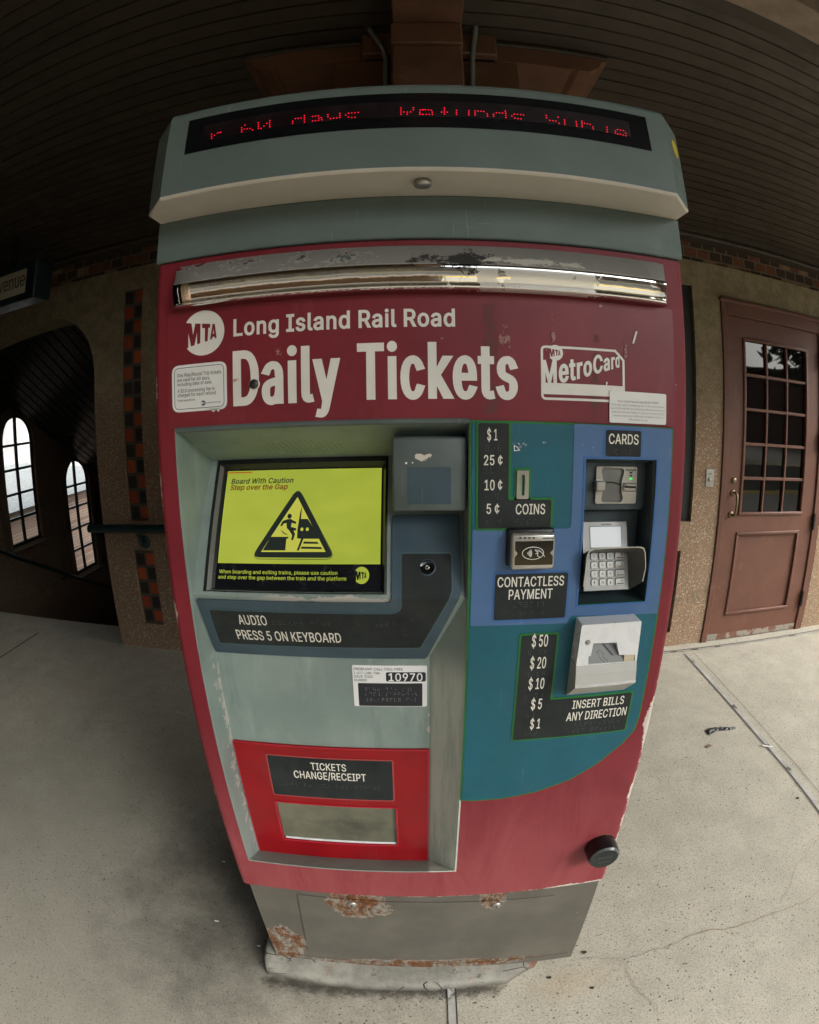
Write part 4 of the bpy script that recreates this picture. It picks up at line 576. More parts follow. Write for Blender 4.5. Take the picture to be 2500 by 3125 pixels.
b = MB(); c0 = Vector((.374, -.097, 0)); c1 = Vector((.421, -.043, 0)); dd = (c1 - c0).normalized(); nn = Vector((dd.y, -dd.x, 0))
pc = c0 + dd * .043 + nn * .001
b.add([pc + dd * .0165 * math.cos(t * math.pi / 12) + Vector((0, 0, 1.937 + .0165 * math.sin(t * math.pi / 12))) for t in range(24)], [tuple(range(24))], flat('yellow_dot', (.62, .50, .03), .45))
b.build('dot_sticker', hd)
# chrome visor, a ridged bright bar with mitred ends
b = MB()
prof = [(0, 1.7435), (-.004, 1.7432), (-.026, 1.7135), (-.0315, 1.7075), (-.0332, 1.7045), (-.0330, 1.700), (-.0320, 1.694), (-.0304, 1.688), (-.0282, 1.682), (-.0262, 1.6775), (-.0270, 1.6750), (-.0255, 1.6725), (0, 1.6722)]
xs = [-.3827, -.372] + [-.372 + .742 * i / 24 for i in range(1, 24)] + [.370, .384]
vs = []
for i, x in enumerate(xs):
    e = 0.12 if i in (0, len(xs) - 1) else 1
    vs += [(x, (y * e) if e < 1 else y, z) for y, z in prof]
m_ = len(prof); b.add(vs, [(i * m_ + k, i * m_ + k + 1, (i + 1) * m_ + k + 1, (i + 1) * m_ + k) for i in range(len(xs) - 1) for k in range(m_ - 1)], CHROME, True)
b.build('chrome_visor', mach)
# poster with lettering
px0, px1 = (-0.3935,1.5592)[0], (0.3937,1.6596)[0]
PY = -.0015
b = MB(); b.plate([(px0, 1.4845), (px1, 1.4805), (px1, 1.668), (px0, 1.668)], PY, POSTER, .0015)
poster = b.build('poster', mach)
LG = dict(c=None)
_t, _rr, _bb, _ll = (-0.3269,1.6652), (-0.2953,1.6293), (-0.3343,1.5939), (-0.3604,1.6484)
LR = (_t[1] - _bb[1]) / 2; LC = (_rr[0] - LR, (_t[1] + _bb[1]) / 2)
nl = lambda q: ((q[0] - LC[0]) / LR, (q[1] - LC[1]) / LR)
LM = [nl(q) for q in [(-0.3678,1.6498), (-0.3604,1.6484), (-0.3512,1.6467), (-0.3481,1.6272), (-0.3447,1.6457), (-0.3355,1.6445), (-0.3357,1.6133), (-0.3408,1.6124), (-0.3413,1.6315), (-0.3455,1.6112), (-0.3515,1.6101), (-0.3564,1.6321), (-0.3562,1.6084), (-0.3597,1.6076), (-0.3672,1.6077)]]
LT = [nl(q) for q in [(-0.3329,1.6442), (-0.3190,1.6422), (-0.3191,1.6359), (-0.3222,1.6366), (-0.3230,1.6155), (-0.3278,1.6151), (-0.3278,1.6365), (-0.3326,1.6370)]]
LA = [nl(q) for q in [(-0.3150,1.6419), (-0.3113,1.6414), (-0.3080,1.6190), (-0.3107,1.6187), (-0.3114,1.6213), (-0.3147,1.6212), (-0.3158,1.6180), (-0.3191,1.6170)]]
LH = [nl(q) for q in [(-0.3135,1.6336), (-0.3121,1.6260), (-0.3145,1.6259)]]
def logo(mb, c, r, f, disc, ink, e=.0004):
    sc = lambda P: [(c[0] + x * r, c[1] + z * r) for x, z in P]
    g = lambda k: (lambda x, z: (f(x, z)[0], f(x, z)[1] - e * k, f(x, z)[2]))
    mb.plate(sc(circ((0, 0), 1, 40)), g(0), disc)
    lm = [(max(-1.06, x), z) for x, z in LM]
    mb.plate(sc(lm), g(1), ink); mb.plate(sc(LT), g(1), ink); mb.plate(sc(LA), g(1), ink, holes=[sc(LH)])
b = MB(); TY = PY - .0006
logo(b, LC, LR, FLATY(TY), WHITE, POSTER)
b.text('Long Island Rail Road', (-0.2805,1.6192), (0.0475,1.6445), TY, WHITE, (24, 18))
dz0, dz1 = (-0.2815,1.5139)[1], (-0.0888,1.5938)[1]
b.text('Daily', ((-0.2815,1.5139)[0], dz0), ((-0.1174,1.5688)[0], dz1), TY, WHITE, (46, 12))
b.text('Tickets', ((-0.0932,1.5939)[0], dz0 + .001), ((0.1379,1.5325)[0], dz1), TY, WHITE, (46, 12))
# card emblem
co = [(0.1726,1.5952), (0.2902,1.5932), (0.3053,1.5793), (0.3053,1.5129), (0.1718,1.5136)]
zl, xl_ = (0.1718,1.5140)[1], (0.1719,1.5589)[0]
xr_ = (0.3051,1.5465)[0]; zt = (0.2204,1.5940)[1]
zbm = (0.2292,1.5135)[1]
out = [(xl_, zbm), (xr_, zbm), (xr_, (0.3053,1.5791)[1]), ((0.2904,1.5932)[0], zt), (xl_, zt)]
b.ring(rnd(out, [.008, 0, 0, 0, .008], 5), .0036, TY, WHITE)
b.plate([(0.1729,1.5387), (xr_, (0.1729,1.5387)[1]), (xr_, (0.1728,1.5219)[1]), (xl_, (0.1728,1.5219)[1])], TY - .0003, WHITE)
def interp(T, x):
    for (a, p), (c, q) in zip(T, T[1:]):
        if x <= c: return p + (q - p) * (x - a) / (c - a)
    return T[-1][1]
mb_ = [(0.1729,1.5387), (0.2000,1.5402), (0.2155,1.5429), (0.2393,1.5503), (0.2657,1.5587), (0.2991,1.5692)]
mt_ = [(0.1734,1.5706), (0.2063,1.5748), (0.2289,1.5769), (0.2662,1.5840), (0.2996,1.5890)]
mx0, mx1 = (0.1730,1.5496)[0], (0.2963,1.5748)[0]
def mwarp(u, v):
    x = mx0 + (mx1 - mx0) * (1 - (1 - u) ** 1.28)
    lo, hi = interp(mb_, x), interp(mt_, x); return (x, lo + (hi - lo) * v)
b.text('MetroCard', None, None, TY - .0006, WHITE, (38, 20), warp=mwarp)
logo(b, (0.1944,1.5837), abs((0.2061,1.5842)[0] - (0.1944,1.5837)[0]), FLATY(TY - .0003), WHITE, POSTER, .0002)
b.build('lettering', poster)
rc_ = (-0.2473,1.5433)
b = MB(); b.lathe((rc_[0], PY, rc_[1]), [(.0085, 0), (.0085, .001), (.0075, .0025)], WHITE, 20); b.lathe((rc_[0], PY, rc_[1]), [(.0072, .002), (.006, .0035), (.0001, .004)], flat('dark_rivet', (.05, .055, .055), .4, metal=.6), 20); b.build('rivet', poster)
# notices stuck on the poster
e0, e1 = (-0.3851,1.5087), (-0.2913,1.5820)
NY = PY - .0016
b = MB(); nr = rnd(rect(e0, e1), .013, 6); b.plate(nr, NY, PAPER, .001); b.ring(inset(nr, .0042), .0009, NY - .0003, INK)
for tx, p0, p1 in (('One Way/Round Trip tickets', (-0.3756,1.5635), (-0.3001,1.5689)), ('are valid for 60 days,', (-0.3755,1.5563), (-0.3188,1.5612)), ('including date of sale.', (-0.3754,1.5495), (-0.3153,1.5544)),
                   ('A $10 processing fee is', (-0.3751,1.5393), (-0.3113,1.5444)), ('charged for each refund', (-0.3753,1.5325), (-0.3095,1.5378)), ('transaction.', (-0.3753,1.5253), (-0.3434,1.5286)), ('Long Island Rail Road', (-0.3273,1.5195), (-0.3013,1.5215))):
    p1 = (p1[0], min(p1[1], p0[1] + .0072)) if tx[0] != 'L' else p1
    b.text(tx, p0, p1, NY - .0003, INK, .008)
logo(b, (-0.3310,1.5203), .0040, FLATY(NY - .0003), INK, PAPER, .0002)
b.build('refund_notice', poster)
h0, h1 = (0.2791,1.4842), (0.3768,1.5326)
b = MB(); b.plate(rnd([((0.2789,1.4947)[0], (0.3267,1.4831)[1]), ((0.3770,1.4991)[0], (0.3267,1.4831)[1]), ((0.3770,1.4991)[0], (0.3263,1.5311)[1]), ((0.2789,1.4947)[0], (0.3263,1.5311)[1])], .003), NY - .0008, PAPER, .0008)
nH = (0.3263,1.5311)[1] - (0.3267,1.4831)[1]; tz = (0.3263,1.5311)[1] - nH * .345; xa, xb = (0.2815,1.5078)[0], (0.3740,1.5123)[0]; xm = (xa + xb) / 2
b.text('Your Credit Card is asking for a PIN?', ((0.2916,1.5147)[0], tz), ((0.3626,1.5184)[0], tz + nH * .062), NY - .0012, INKG, .006)
for i, (tx, k) in enumerate((('Then your card is branded by your credit card company', 1), ('as a CHIP and PIN card requiring a PIN be entered as an', 1), ('additional security feature. To use your card at a TVM,', .97), ('please contact your credit card company to set up a', .92), ('PIN number for you.', .36))):
    z = tz - nH * .113 * (i + 1); b.text(tx, (xm - (xb - xa) / 2 * k, z), (xm + (xb - xa) / 2 * k, z + nH * .055), NY - .0012, INKG, 0)
b.build('credit_card_notice', poster)
# tape residue and paper scraps on the poster
TAPE = scuff('tape_residue', (.36, .20, .19), .52, 70, .1, stretch=(1, 1, .7)); TAPED = scuff('tape_stain', (.12, .035, .038), .50, 26, .05); SCR = scuff('scratches', (.45, .28, .26), .60, 90, .25)
for mt, p, q in ((TAPED, (0.0885,1.4924), (0.1082,1.6701)), (TAPE, (0.1103,1.5737), (0.1267,1.6348)), (TAPE, (0.1878,1.5977), (0.1952,1.6470)), (TAPED, (0.2504,1.4894), (0.2659,1.6155)), (TAPE, (0.3046,1.5819), (0.3117,1.6102)), (SCR, (-0.2396,1.5642), (-0.1810,1.6147)), (SCR, (-0.2887,1.5360), (-0.2606,1.5686)), (SCR, (0.0144,1.5825), (0.0422,1.6219)), (SCR, (0.2604,1.6528), (0.2775,1.6668)), (TAPE, (0.3916,1.5381), (0.3984,1.5555)), (SCR, (0.1754,1.5757), (0.1868,1.6019))):
    b = MB(); b.plate(rect(p, q), TY - .0012 if mt is not TAPED else PY - .0003, mt); b.build('tape_residue', poster)
b = MB(); b.plate([(0.3253,1.6255), (0.3285,1.6258), (0.3218,1.6057), (0.3187,1.6063)], TY - .001, PAPER); b.build('paper_scrap', poster); b = MB(); b.plate([(0.2736,1.5436), (0.2764,1.5442), (0.2749,1.5387), (0.2735,1.5386)], TY - .001, PAPER); b.build('paper_scrap', poster); b = MB(); b.plate([(-0.3233,1.5102), (-0.3023,1.5106), (-0.3056,1.5050), (-0.3093,1.5087), (-0.3145,1.5056), (-0.3189,1.5093)], TY - .001, PAPER)
b.build('paper_scrap', poster)

# insert: folded recess of screen slope, nose and lower tray wall
b = MB()
L = [(-.381, 0), (-.374, 0)]
P = [(1.42, .125, -.3725, .063), (1.214, .003, -.379, .063), (1.085, .06, -.3775, .0095), (.55, .06, -.3775, .0095)]
O = [1.484, 1.214, 1.085, .576]
vs = []
for (z, y, a, c), zo in zip(P, O):
    vs += [(-.381, -.001, zo), (a, y, z), (c, y, z), (.066, -.001, zo)]
fs = []
for i in range(3):
    o = i * 4
    for k in range(3): fs.append((o + k, o + 4 + k, o + 5 + k, o + 1 + k))
fs += [(0, 1, 2, 3), (12, 15, 14, 13)]
fs.remove((1, 5, 6, 2)); fs.remove((9, 13, 14, 10))
b.add(vs, fs, INSERT)
SCRH = [(-.3575, 1.2215), (-.0595, 1.2215), (-.0595, 1.4185), (-.3575, 1.4185)]
cutplate(b, [(-.3725, 1.42), (-.379, 1.214), (.062, 1.214), (.063, 1.42)], 0, INSERT, bands=(), holes=[SCRH])
TRH = rect((-.330, .600), (-.020, .735))
cutplate(b, [(-.3775, 1.085), (-.3775, .55), (.0095, .55), (.0095, 1.085)], 0, INSERT, bands=(), holes=[TRH])
b.box(-.335, -.015, .085, .088, .595, .74, BLACK)
b.ring([(-.3835, .5735), (.0685, .5735), (.0685, 1.4843), (-.3835, 1.4843)], .0032, -.0012, INSERT, .001)
pf = [(0, 1.486), (-.004, 1.4835), (-.0045, 1.480), (-.001, 1.4765), (.006, 1.4765)]
b.add([(x, y, z) for x in (-.381, .066) for y, z in pf], [(i, i + 1, 6 + i, 5 + i) for i in range(4)], SLATEG, True)
# speaker holes in the hood
for r in range(7):
    for k in range(14):
        u, v = k / 13, r / 6
        x = -.262 + .125 * u + .012 * v; z = 1.452 - .020 * v; t = (1.484 - z) / .064; y = t * .125
        if (u - .5) ** 2 + (v - .5) ** 2 > .30: continue
        b.add([(x + .0014 * math.cos(a), y - .0006 + .0014 * math.sin(a) * .89, z - .0014 * math.sin(a) * .46) for a in [j * math.pi / 3 for j in range(6)]], [tuple(range(6))[::-1]], BLACK)
ins = b.build('console_recess', mach)

# touch screen and bezel
b = MB()
bo = [(-0.3648,1.2169), (-0.0625,1.2181), (-0.0581,1.4176), (-0.3594,1.4153)]
xL, xR, zB, zT = -.3595, -.0575, 1.2195, 1.4205
gx0, gx1 = -.3430, -.0665
gz0, gz1 = (-0.2052,1.2221)[1], (-0.2023,1.4021)[1]
outp = [(xL, zB), (xR, zB), (xR, zT), (xL, zT)]
inp = [(gx0, gz0), (gx1, gz0), (gx1, gz1), (gx0, gz1)]
def sj(z): return .013 + (z - 1.214) / .206 * .122
K = 4
rows = [(outp, lambda z: surf(z) - .0015), ([(x * .6 + X_ * .4, z * .6 + Z_ * .4) for (x, z), (X_, Z_) in zip(outp, inp)], lambda z: surf(z) - .004), ([(x * .25 + X_ * .75, z * .25 + Z_ * .75) for (x, z), (X_, Z_) in zip(outp, inp)], lambda z: surf(z) + .004), (inp, lambda z: sj(z))]
vs = [(x, fy(z), z) for pl_, fy in rows for x, z in pl_]
BEZ = paint('bezel_black', (.012, .014, .016), .32, var=.2, spec=.5)
BEZS = paint('bezel_worn', (.20, .20, .19), .4, var=.25, metal=.4)
for i in range(3):
    for k in range(4):
        b.add([vs[i * 4 + k], vs[i * 4 + (k + 1) % 4], vs[(i + 1) * 4 + (k + 1) % 4], vs[(i + 1) * 4 + k]], [(0, 1, 2, 3)], BEZS if (k == 3 and i == 1) else BEZ)
bezel = b.build('screen_bezel', mach)
js = lambda e: (lambda x, z: (x, sj(z) - e, z))
b = MB(); b.plate(inp, js(.0002), SCR_K)
yz = (-0.2055,1.2581)[1]
b.plate([(gx0 + .002, yz), (gx1 - .002, yz), (gx1 - .002, gz1 - .0015), (gx0 + .002, gz1 - .0015)], js(.0006), SCR_Y)
b.plate(rect((-0.3432,1.3972), (-0.2949,1.3988)), js(.001), SCR_O)
b.text('Board With Caution', (-0.3317,1.3798), ((-0.2180,1.3834)[0], (-0.3304,1.3878)[1]), js(.001), SCR_D, (22, 14), shear=.14)
b.text('Step over the Gap', (-0.3324,1.3699), ((-0.2271,1.3732)[0], (-0.3314,1.3778)[1]), js(.001), SCR_R, (22, 14), shear=.14)
tri = [(-0.2091,1.3736), (-0.2832,1.2644), (-0.1387,1.2648)]
b.ring(rnd(tri, .018, 6), .0009, js(.001), SCR_D)
b.plate(rnd([(-0.2086,1.3722), (-0.2806,1.2673), (-0.1417,1.2673)], .013, 6), js(.0013), SCR_D)
b.plate([(-0.2089,1.3573), (-0.2652,1.2754), (-0.1565,1.2758)], js(.0016), SCR_Y2)
f_ = js(.0019)
b.plate(circ((-0.2202,1.3283), .0038, 16), f_, SCR_D)
b.plate([(-0.2242,1.3237), (-0.2180,1.3242), (-0.2138,1.3220), (-0.2084,1.3199), (-0.2087,1.3166), (-0.2157,1.3185), (-0.2167,1.3124), (-0.2076,1.3102), (-0.2071,1.3073), (-0.2117,1.3067), (-0.2088,1.3017), (-0.2115,1.2927), (-0.2149,1.2932), (-0.2136,1.3001), (-0.2191,1.3070), (-0.2234,1.3105), (-0.2249,1.3180), (-0.2289,1.3175), (-0.2323,1.3132), (-0.2352,1.3143), (-0.2317,1.3211)], f_, SCR_D)
b.plate([(-0.2341,1.3087), (-0.2302,1.3038), (-0.2254,1.3012), (-0.2198,1.3006), (-0.2255,1.3028), (-0.2298,1.3054)], f_, SCR_D)
b.plate([(-0.2500,1.2977), (-0.2193,1.2977), (-0.2203,1.2951), (-0.2230,1.2948), (-0.2236,1.2779), (-0.2623,1.2777)], f_, SCR_D)
b.plate([(-0.2000,1.3434), (-0.2026,1.3333), (-0.2053,1.3078), (-0.2050,1.2956), (-0.1983,1.2948), (-0.1664,1.2948), (-0.1888,1.3240), (-0.2004,1.3241)], f_, SCR_D)
for c in ((-0.1977,1.3088), (-0.1886,1.3088)): b.plate(circ(c, .0026, 12), js(.0022), SCR_Y2)
b.plate([(-0.1980,1.2951), (-0.1941,1.2951), (-0.2008,1.2778), (-0.2044,1.2778)], f_, SCR_D)
b.plate([(-0.1932,1.2908), (-0.1706,1.2903), (-0.1684,1.2874), (-0.1945,1.2877)], f_, SCR_D); b.plate([(-0.1966,1.2835), (-0.1646,1.2830), (-0.1620,1.2799), (-0.1979,1.2804)], f_, SCR_D)
w1, w2 = (-0.3370,1.2434), (-0.3377,1.2355); lc_ = (w1[1] - w2[1]) * .66
b.text('When boarding and exiting trains, please use caution', w1, ((-0.1363,1.2470)[0], w1[1] + lc_), js(.001), SCR_Y, (16, 10))
b.text('and step over the gap between the train and the platform', w2, ((-0.1219,1.2408)[0], w2[1] + lc_), js(.001), SCR_Y, (16, 10))
logo(b, (-0.0977,1.2428), .0120, js(.001), SCR_Y, SCR_K, .0003)
b.build('touch_screen', bezel)

# camera box right of the screen
b = MB(); p0, p1 = (-0.0459,1.3478), (0.0602,1.4576)
b.box(p0[0], .0635, .008, .13, p0[1], p1[1], SLATEG, .004, 2)
cb = b.build('camera_box', mach)
b = MB(); b.plate(rnd(rect((-0.0229,1.3590), (0.0399,1.4138)), .0015), .0072, SLATE, .001); b.build('sensor_window', cb)
SCW = scuff('bird_dropping', (.62, .58, .50), .52, 55, .45)
b = MB(); b.plate(rect((-0.0123,1.4190), (0.0260,1.4392)), .0068, SCW); b.plate(circ((-0.0250,1.4201), .0018, 8), .0066, PAPER); b.plate(circ((-0.0158,1.4206), .0012, 8), .0066, PAPER); b.build('paint_splash', cb)

# audio panel, folded over the nose
b = MB()
zt_ = (0.0614,1.3306)[1]
xA0, xA1 = -.3745, .0585
au = [(xA0, (-0.3737,1.2059)[1]), (xA0 - .001, (-0.3784,1.0837)[1]), (0.0038,1.0823), (0.0577,1.2247), ((0.0597,1.3033)[0], zt_), ((-0.0492,1.3313)[0], zt_), (-0.0490,1.2195), (-0.0594,1.2075)]
zl_ = (-0.3737,1.2059)[1]
au = [(xA0, zl_), (xA0 - .001, (-0.3784,1.0837)[1]), (0.0038,1.0823), (0.0577,1.2247), ((0.0577,1.2247)[0], zt_), ((-0.0499,1.2552)[0], zt_), ((-0.0497,1.2195)[0], zl_)]
au = rnd(au, [.004] * 6 + [.012], 4) if area2(au) > 0 else rnd(au[::-1], [.012] + [.004] * 6, 4)
cutplate(b, au, .0040, SLATE, thick=.004)
s0 = inset(au, .0165)
dk = [((-0.3560,1.1845)[0], (-0.3561,1.1841)[1]), ((-0.3586,1.1086)[0], (-0.3586,1.1086)[1]), (-0.0066,1.1095), (0.0422,1.2253), ((0.0422,1.2253)[0], (0.0408,1.2757)[1]), ((-0.0343,1.2551)[0], (-0.0344,1.2763)[1]), ((-0.0343,1.2551)[0], (-0.3561,1.1841)[1])]
dk = rnd(dk, [.004] * 6 + [.020], 5) if area2(dk) > 0 else rnd(dk[::-1], [.020] + [.004] * 6, 5)
cutplate(b, inset(dk, -.0022), .0047, flat('panel_groove', (.05, .10, .115), .4))
cutplate(b, dk, .0052, DARKSIGN)
oa = on(.0058)
t0 = (-0.3078,1.1559); b.text('AUDIO', t0, ((-0.2577,1.1686)[0], (-0.2984,1.1765)[1]), oa, SIGNTXT, (10, 6))
t1 = (-0.3197,1.1211); b.text('PRESS 5 ON KEYBOARD', t1, ((-0.1370,1.1327)[0], (-0.3122,1.1425)[1]), oa, SIGNTXT, (10, 6))
bz = (-0.2380,1.1588)[1]; b.braille((-0.2478,1.1594)[0], (-0.0506,1.1610)[0], bz, bz + .0072, on(.0056), BRDOT, (.27, .3, .52, .62, .68, .78))
ap = b.build('audio_panel', mach)
jc = (0.0050,1.2570); jy = surf(jc[1]) - .0052
JA = (0, -.86, .51); b = MB(); b.lathe((jc[0], jy, jc[1]), [(.0135, 0), (.0128, .0016), (.0116, .0018)], SLATE, 28, axis=JA); b.lathe((jc[0], jy, jc[1]), [(.0116, .0018), (.0105, .0010), (.0055, .0004), (.0036, .0004)], GLOSSBLK, 28, axis=JA); b.lathe((jc[0], jy, jc[1]), [(.0036, .0004), (.0034, .0022), (.0018, .0022), (.0016, .0006)], SILVER, 18, axis=JA); b.lathe((jc[0], jy, jc[1]), [(.0016, .0006), (.0001, .0006)], BLACK, 12, axis=JA); b.build('headphone_jack', ap)

# number plate
LY = .06
q0, q1 = (-0.1251,0.9829), (0.0052,1.0678)
b = MB(); b.plate(rnd(rect(q0, q1), .003), LY - .0015, PAPER, .0015); ny = LY - .0019
NUMK = flat('plate_black', (.012, .016, .022), .4)
b.plate(rnd(rect((-0.0664,1.0359), (0.0029,1.0549)), .0035), ny, NUMK); b.plate(rnd(rect((-0.1164,0.9839), (-0.0031,1.0323)), .002), ny, NUMK)
b.text('10970', (-0.0619,1.0373), (-0.0028,1.0528), ny - .0004, PAPER, .012)
for tx, a, c in (('PROBLEM? CALL TOLL FREE', (-0.1224,1.0586), (-0.0366,1.0636)), ('1-877-LIRR-TSM', (-0.1222,1.0507), (-0.0777,1.0556)), ('GIVE THIS', (-0.1223,1.0434), (-0.0893,1.0482)), ('NUMBER', (-0.1221,1.0360), (-0.1002,1.0403))):
    b.text(tx, a, (c[0], a[1] + .0048), ny - .0004, INK, .0)
for r in range(3):
    z = ((-0.1121,0.9952), (-0.1115,1.0069), (-0.1110,1.0170))[r][1]; b.braille((-0.1034,1.0158)[0], (-0.0112,1.0164)[0] - r * .004, z, z + .0056, ny - .0003, flat('plate_dots', (.30, .30, .29), .5) if r == 0 else bpy.data.materials['plate_dots'], (.35, .7))
b.build('number_plate', mach)
SCP = scuff('chipped_paint', (.46, .38, .35), .47, 30, .5)
for p, q in (((0.0009,0.9196), (0.0195,0.9411)), ((0.0039,0.9588), (0.0131,0.9701))):
    b = MB(); b.plate(rect(p, q), LY - .001, SCP); b.build('paint_chip', ins)

# ticket tray
r0 = [(-0.3753,0.8870), (-0.3778,0.5493), (0.0109,0.5468), (0.0083,0.8854)]
tx0, tx1 = -.3735, (0.0094,0.7168)[0]; tz0, tz1 = (0.0060,0.5475)[1], (0.0041,0.8855)[1]
TY2 = LY - .005
wp = rnd(rect((-0.3072,0.6074), (-0.0568,0.7274)), .004)
b = MB(); b.plate(rnd([(tx0, tz0), (tx1, tz0), (tx1, tz1), (tx0, tz1)], .0025), TY2, TRAYRED, .005, holes=[wp])
b.ring(rnd([(tx0, tz0), (tx1, tz0), (tx1, tz1), (tx0, tz1)], .0025), .0022, TY2 - .0006, TRAYEDGE)
b.ring(inset(wp, -.003), .0028, TY2 - .002, TRAYEDGE, .002)
tray = b.build('ticket_tray', mach)
b = MB(); sg = rnd(rect((-0.3066,0.7507), (-0.0606,0.8579)), .004); b.ring(inset(sg, -.0025), .0026, TY2 - .0012, flat('tray_sign_edge', (.35, .06, .06), .4), .001); b.plate(sg, TY2 - .001, DARKSIGN, .001); ty = TY2 - .0016
b.text('TICKETS', ((-0.2199,0.8255)[0], (-0.1848,0.8283)[1]), ((-0.1502,0.8304)[0], (-0.1832,0.8463)[1]), ty, SIGNTXT, (12, 7))
b.text('CHANGE/RECEIPT', ((-0.2567,0.8026)[0], (-0.1836,0.8035)[1]), ((-0.1129,0.8131)[0], (-0.1819,0.8226)[1]), ty, SIGNTXT, (12, 7))
z = (-0.1856,0.7821)[1]; b.braille((-0.2851,0.7900)[0], (-0.0810,0.7909)[0], z, z + .0072, ty + .0002, BRDOT, (.35, .52, .68))
b.build('tray_sign', tray)
n = M('cloudy_flap'); p = n.coord(); x, y, z = n.xyz(p)
FLAP = n.set(base=n.mix(n.mix((.17, .165, .115), (.12, .12, .085), n.noise(p, 16, 5).rng(.3, .7)), (.05, .053, .042), (n.noise(p, 14, 5) - ((x + .14).ab() * 2.5 + (z - .672).ab() * 7)).rng(.1, .6)), rough=.22, spec=.5)
b = MB(); b.plate(inset(wp, -.001), TY2 + .006, FLAP); a_ = inset(wp, .0)
wz = min(q[1] for q in wp); wx0, wx1 = min(q[0] for q in wp), max(q[0] for q in wp)
b.box(wx0 + .004, wx1 - .002, TY2 + .0015, TY2 + .0055, wz + .001, wz + .006, SILVERP, .001); b.build('tray_flap', tray)

# payment panel
bp = [(0.0641,1.4869), (.0665, .8045)]
curve = [(.3905, (0.3912,0.9685)[1]), (0.3861,0.9392), (0.3668,0.9111), (0.3206,0.8664), (0.2723,0.8347), (0.2098,0.8115), (0.1467,0.8004), (0.0912,0.7986)]
out = [(.0665, 1.4825), (.3905, 1.4785)] + curve + [(.0665, (0.0673,0.8014)[1])]
CY = -.004
b = MB(); b.plate(out, CY, GREEN, .004, holes=[CARD])
b.plate(inset(ccw(out), .0032), CY - .0010, TEAL, holes=[inset(CARD, -.0022)])
bl = [(0.2214,1.4794), (.3880, (0.3866,1.4771)[1]), (.3880, (0.3856,1.1751)[1]), (0.2306,1.1809), (0.2264,1.1672), ((0.2264,1.1672)[0] - .004, (0.1590,1.1684)[1]), (.0710, (0.0693,1.1696)[1]), (.0710, (0.0686,1.3228)[1]), ((0.2216,1.3214)[0], (0.0686,1.3228)[1])]
blr = rnd(bl, [0, 0, 0, .006, .002, .004, .003, .004, .005], 3) if area2(bl) > 0 else rnd(bl[::-1], [.005, .004, .003, .004, .002, .006, 0, 0, 0], 3)
b.plate(blr, CY - .0017, BLUE, holes=[inset(CARD, -.0024)])
b.ring(inset(CARD, -.0035), .0035, CY - .0024, BLUEDK, .002)
pay = b.build('payment_panel', mach)
SY = CY - .0030
def sign(name, poly, r, edge, texts, brs, ew=.0034):
    b = MB(); p = rnd(poly, r, 4); b.plate(rnd(inset(poly, -ew), r + ew * .7, 4), SY + .0008, edge, .002); b.plate(p, SY, DARKSIGN, .002)
    for tx, a, c in texts: b.text(tx, a, c, SY - .0006, SIGNTXT, (13, 7))
    for a, c, g in brs: b.braille(a[0], c[0], a[1], a[1] + .0068, SY - .0003, BRDOT, g)
    return b.build(name, pay)
zA, zB_ = (0.1008,1.4782)[1], (0.1513,1.3245)[1]; xa0, xa1, xa2 = (0.0790,1.4127)[0], (0.1233,1.4234)[0], (0.1886,1.3470)[0]; zmid = (0.1545,1.3667)[1]
sign('coin_sign', [(xa0, zB_), (xa2, zB_), (xa2, zmid), (xa1, zmid), (xa1, zA), (xa0, zA)], .0035, GREEN,
     (('$ 1', (0.0912,1.4537), (0.1062,1.4697)), ('25 ¢', (0.0866,1.4180), ((0.1139,1.4234)[0], (0.0866,1.4323)[1])), ('10 ¢', (0.0878,1.3816), ((0.1139,1.3912)[0], (0.0877,1.3964)[1])), ('5 ¢', (0.0911,1.3468), ((0.1102,1.3521)[0], (0.0909,1.3614)[1])), ('COINS', (0.1346,1.3457), ((0.1794,1.3493)[0], (0.1342,1.3607)[1]))),
     (((0.0898,1.4393), (0.1106,1.4394), (.2,)), ((0.0878,1.4067), (0.1152,1.4067), (.5,)), ((0.0869,1.3684), (0.1147,1.3682), (.5,)), ((0.0917,1.3325), (0.1132,1.3323), (.4,)), ((0.1350,1.3309), (0.1669,1.3305), (.2,))))
c0, c1 = (0.2728,1.4314), (0.3314,1.4709)
sign('cards_sign', rect(((0.2730,1.4513)[0], (0.3022,1.4324)[1]), ((0.3319,1.4529)[0], (0.3012,1.4720)[1])), .0035, BLUEDK, (('CARDS', ((0.2771,1.4536)[0], (0.3017,1.4514)[1]), ((0.3272,1.4550)[0], (0.3013,1.4663)[1])),), (((0.2873,1.4354), (0.3184,1.4361), (.3,)),))
sign('contactless_sign', rect(((0.1071,1.2104)[0], (0.1655,1.1789)[1]), ((0.2216,1.2063)[0], (0.1612,1.2536)[1])), .0035, BLUEDK,
     (('CONTACTLESS', ((0.1105,1.2424)[0], (0.1622,1.2335)[1]), ((0.2154,1.2394)[0], (0.1614,1.2489)[1])), ('PAYMENT', ((0.1286,1.2218)[0], (0.1634,1.2130)[1]), ((0.1979,1.2195)[0], (0.1625,1.2287)[1]))),
     (((0.1373,1.2002), (0.1868,1.1984), (.5, .75)), ((0.1462,1.1847), (0.1842,1.1831), (.4, .7))))
zt2, zb2, zm2 = (0.1812,1.1501)[1], (0.2539,0.9462)[1], (0.2876,1.0261)[1]
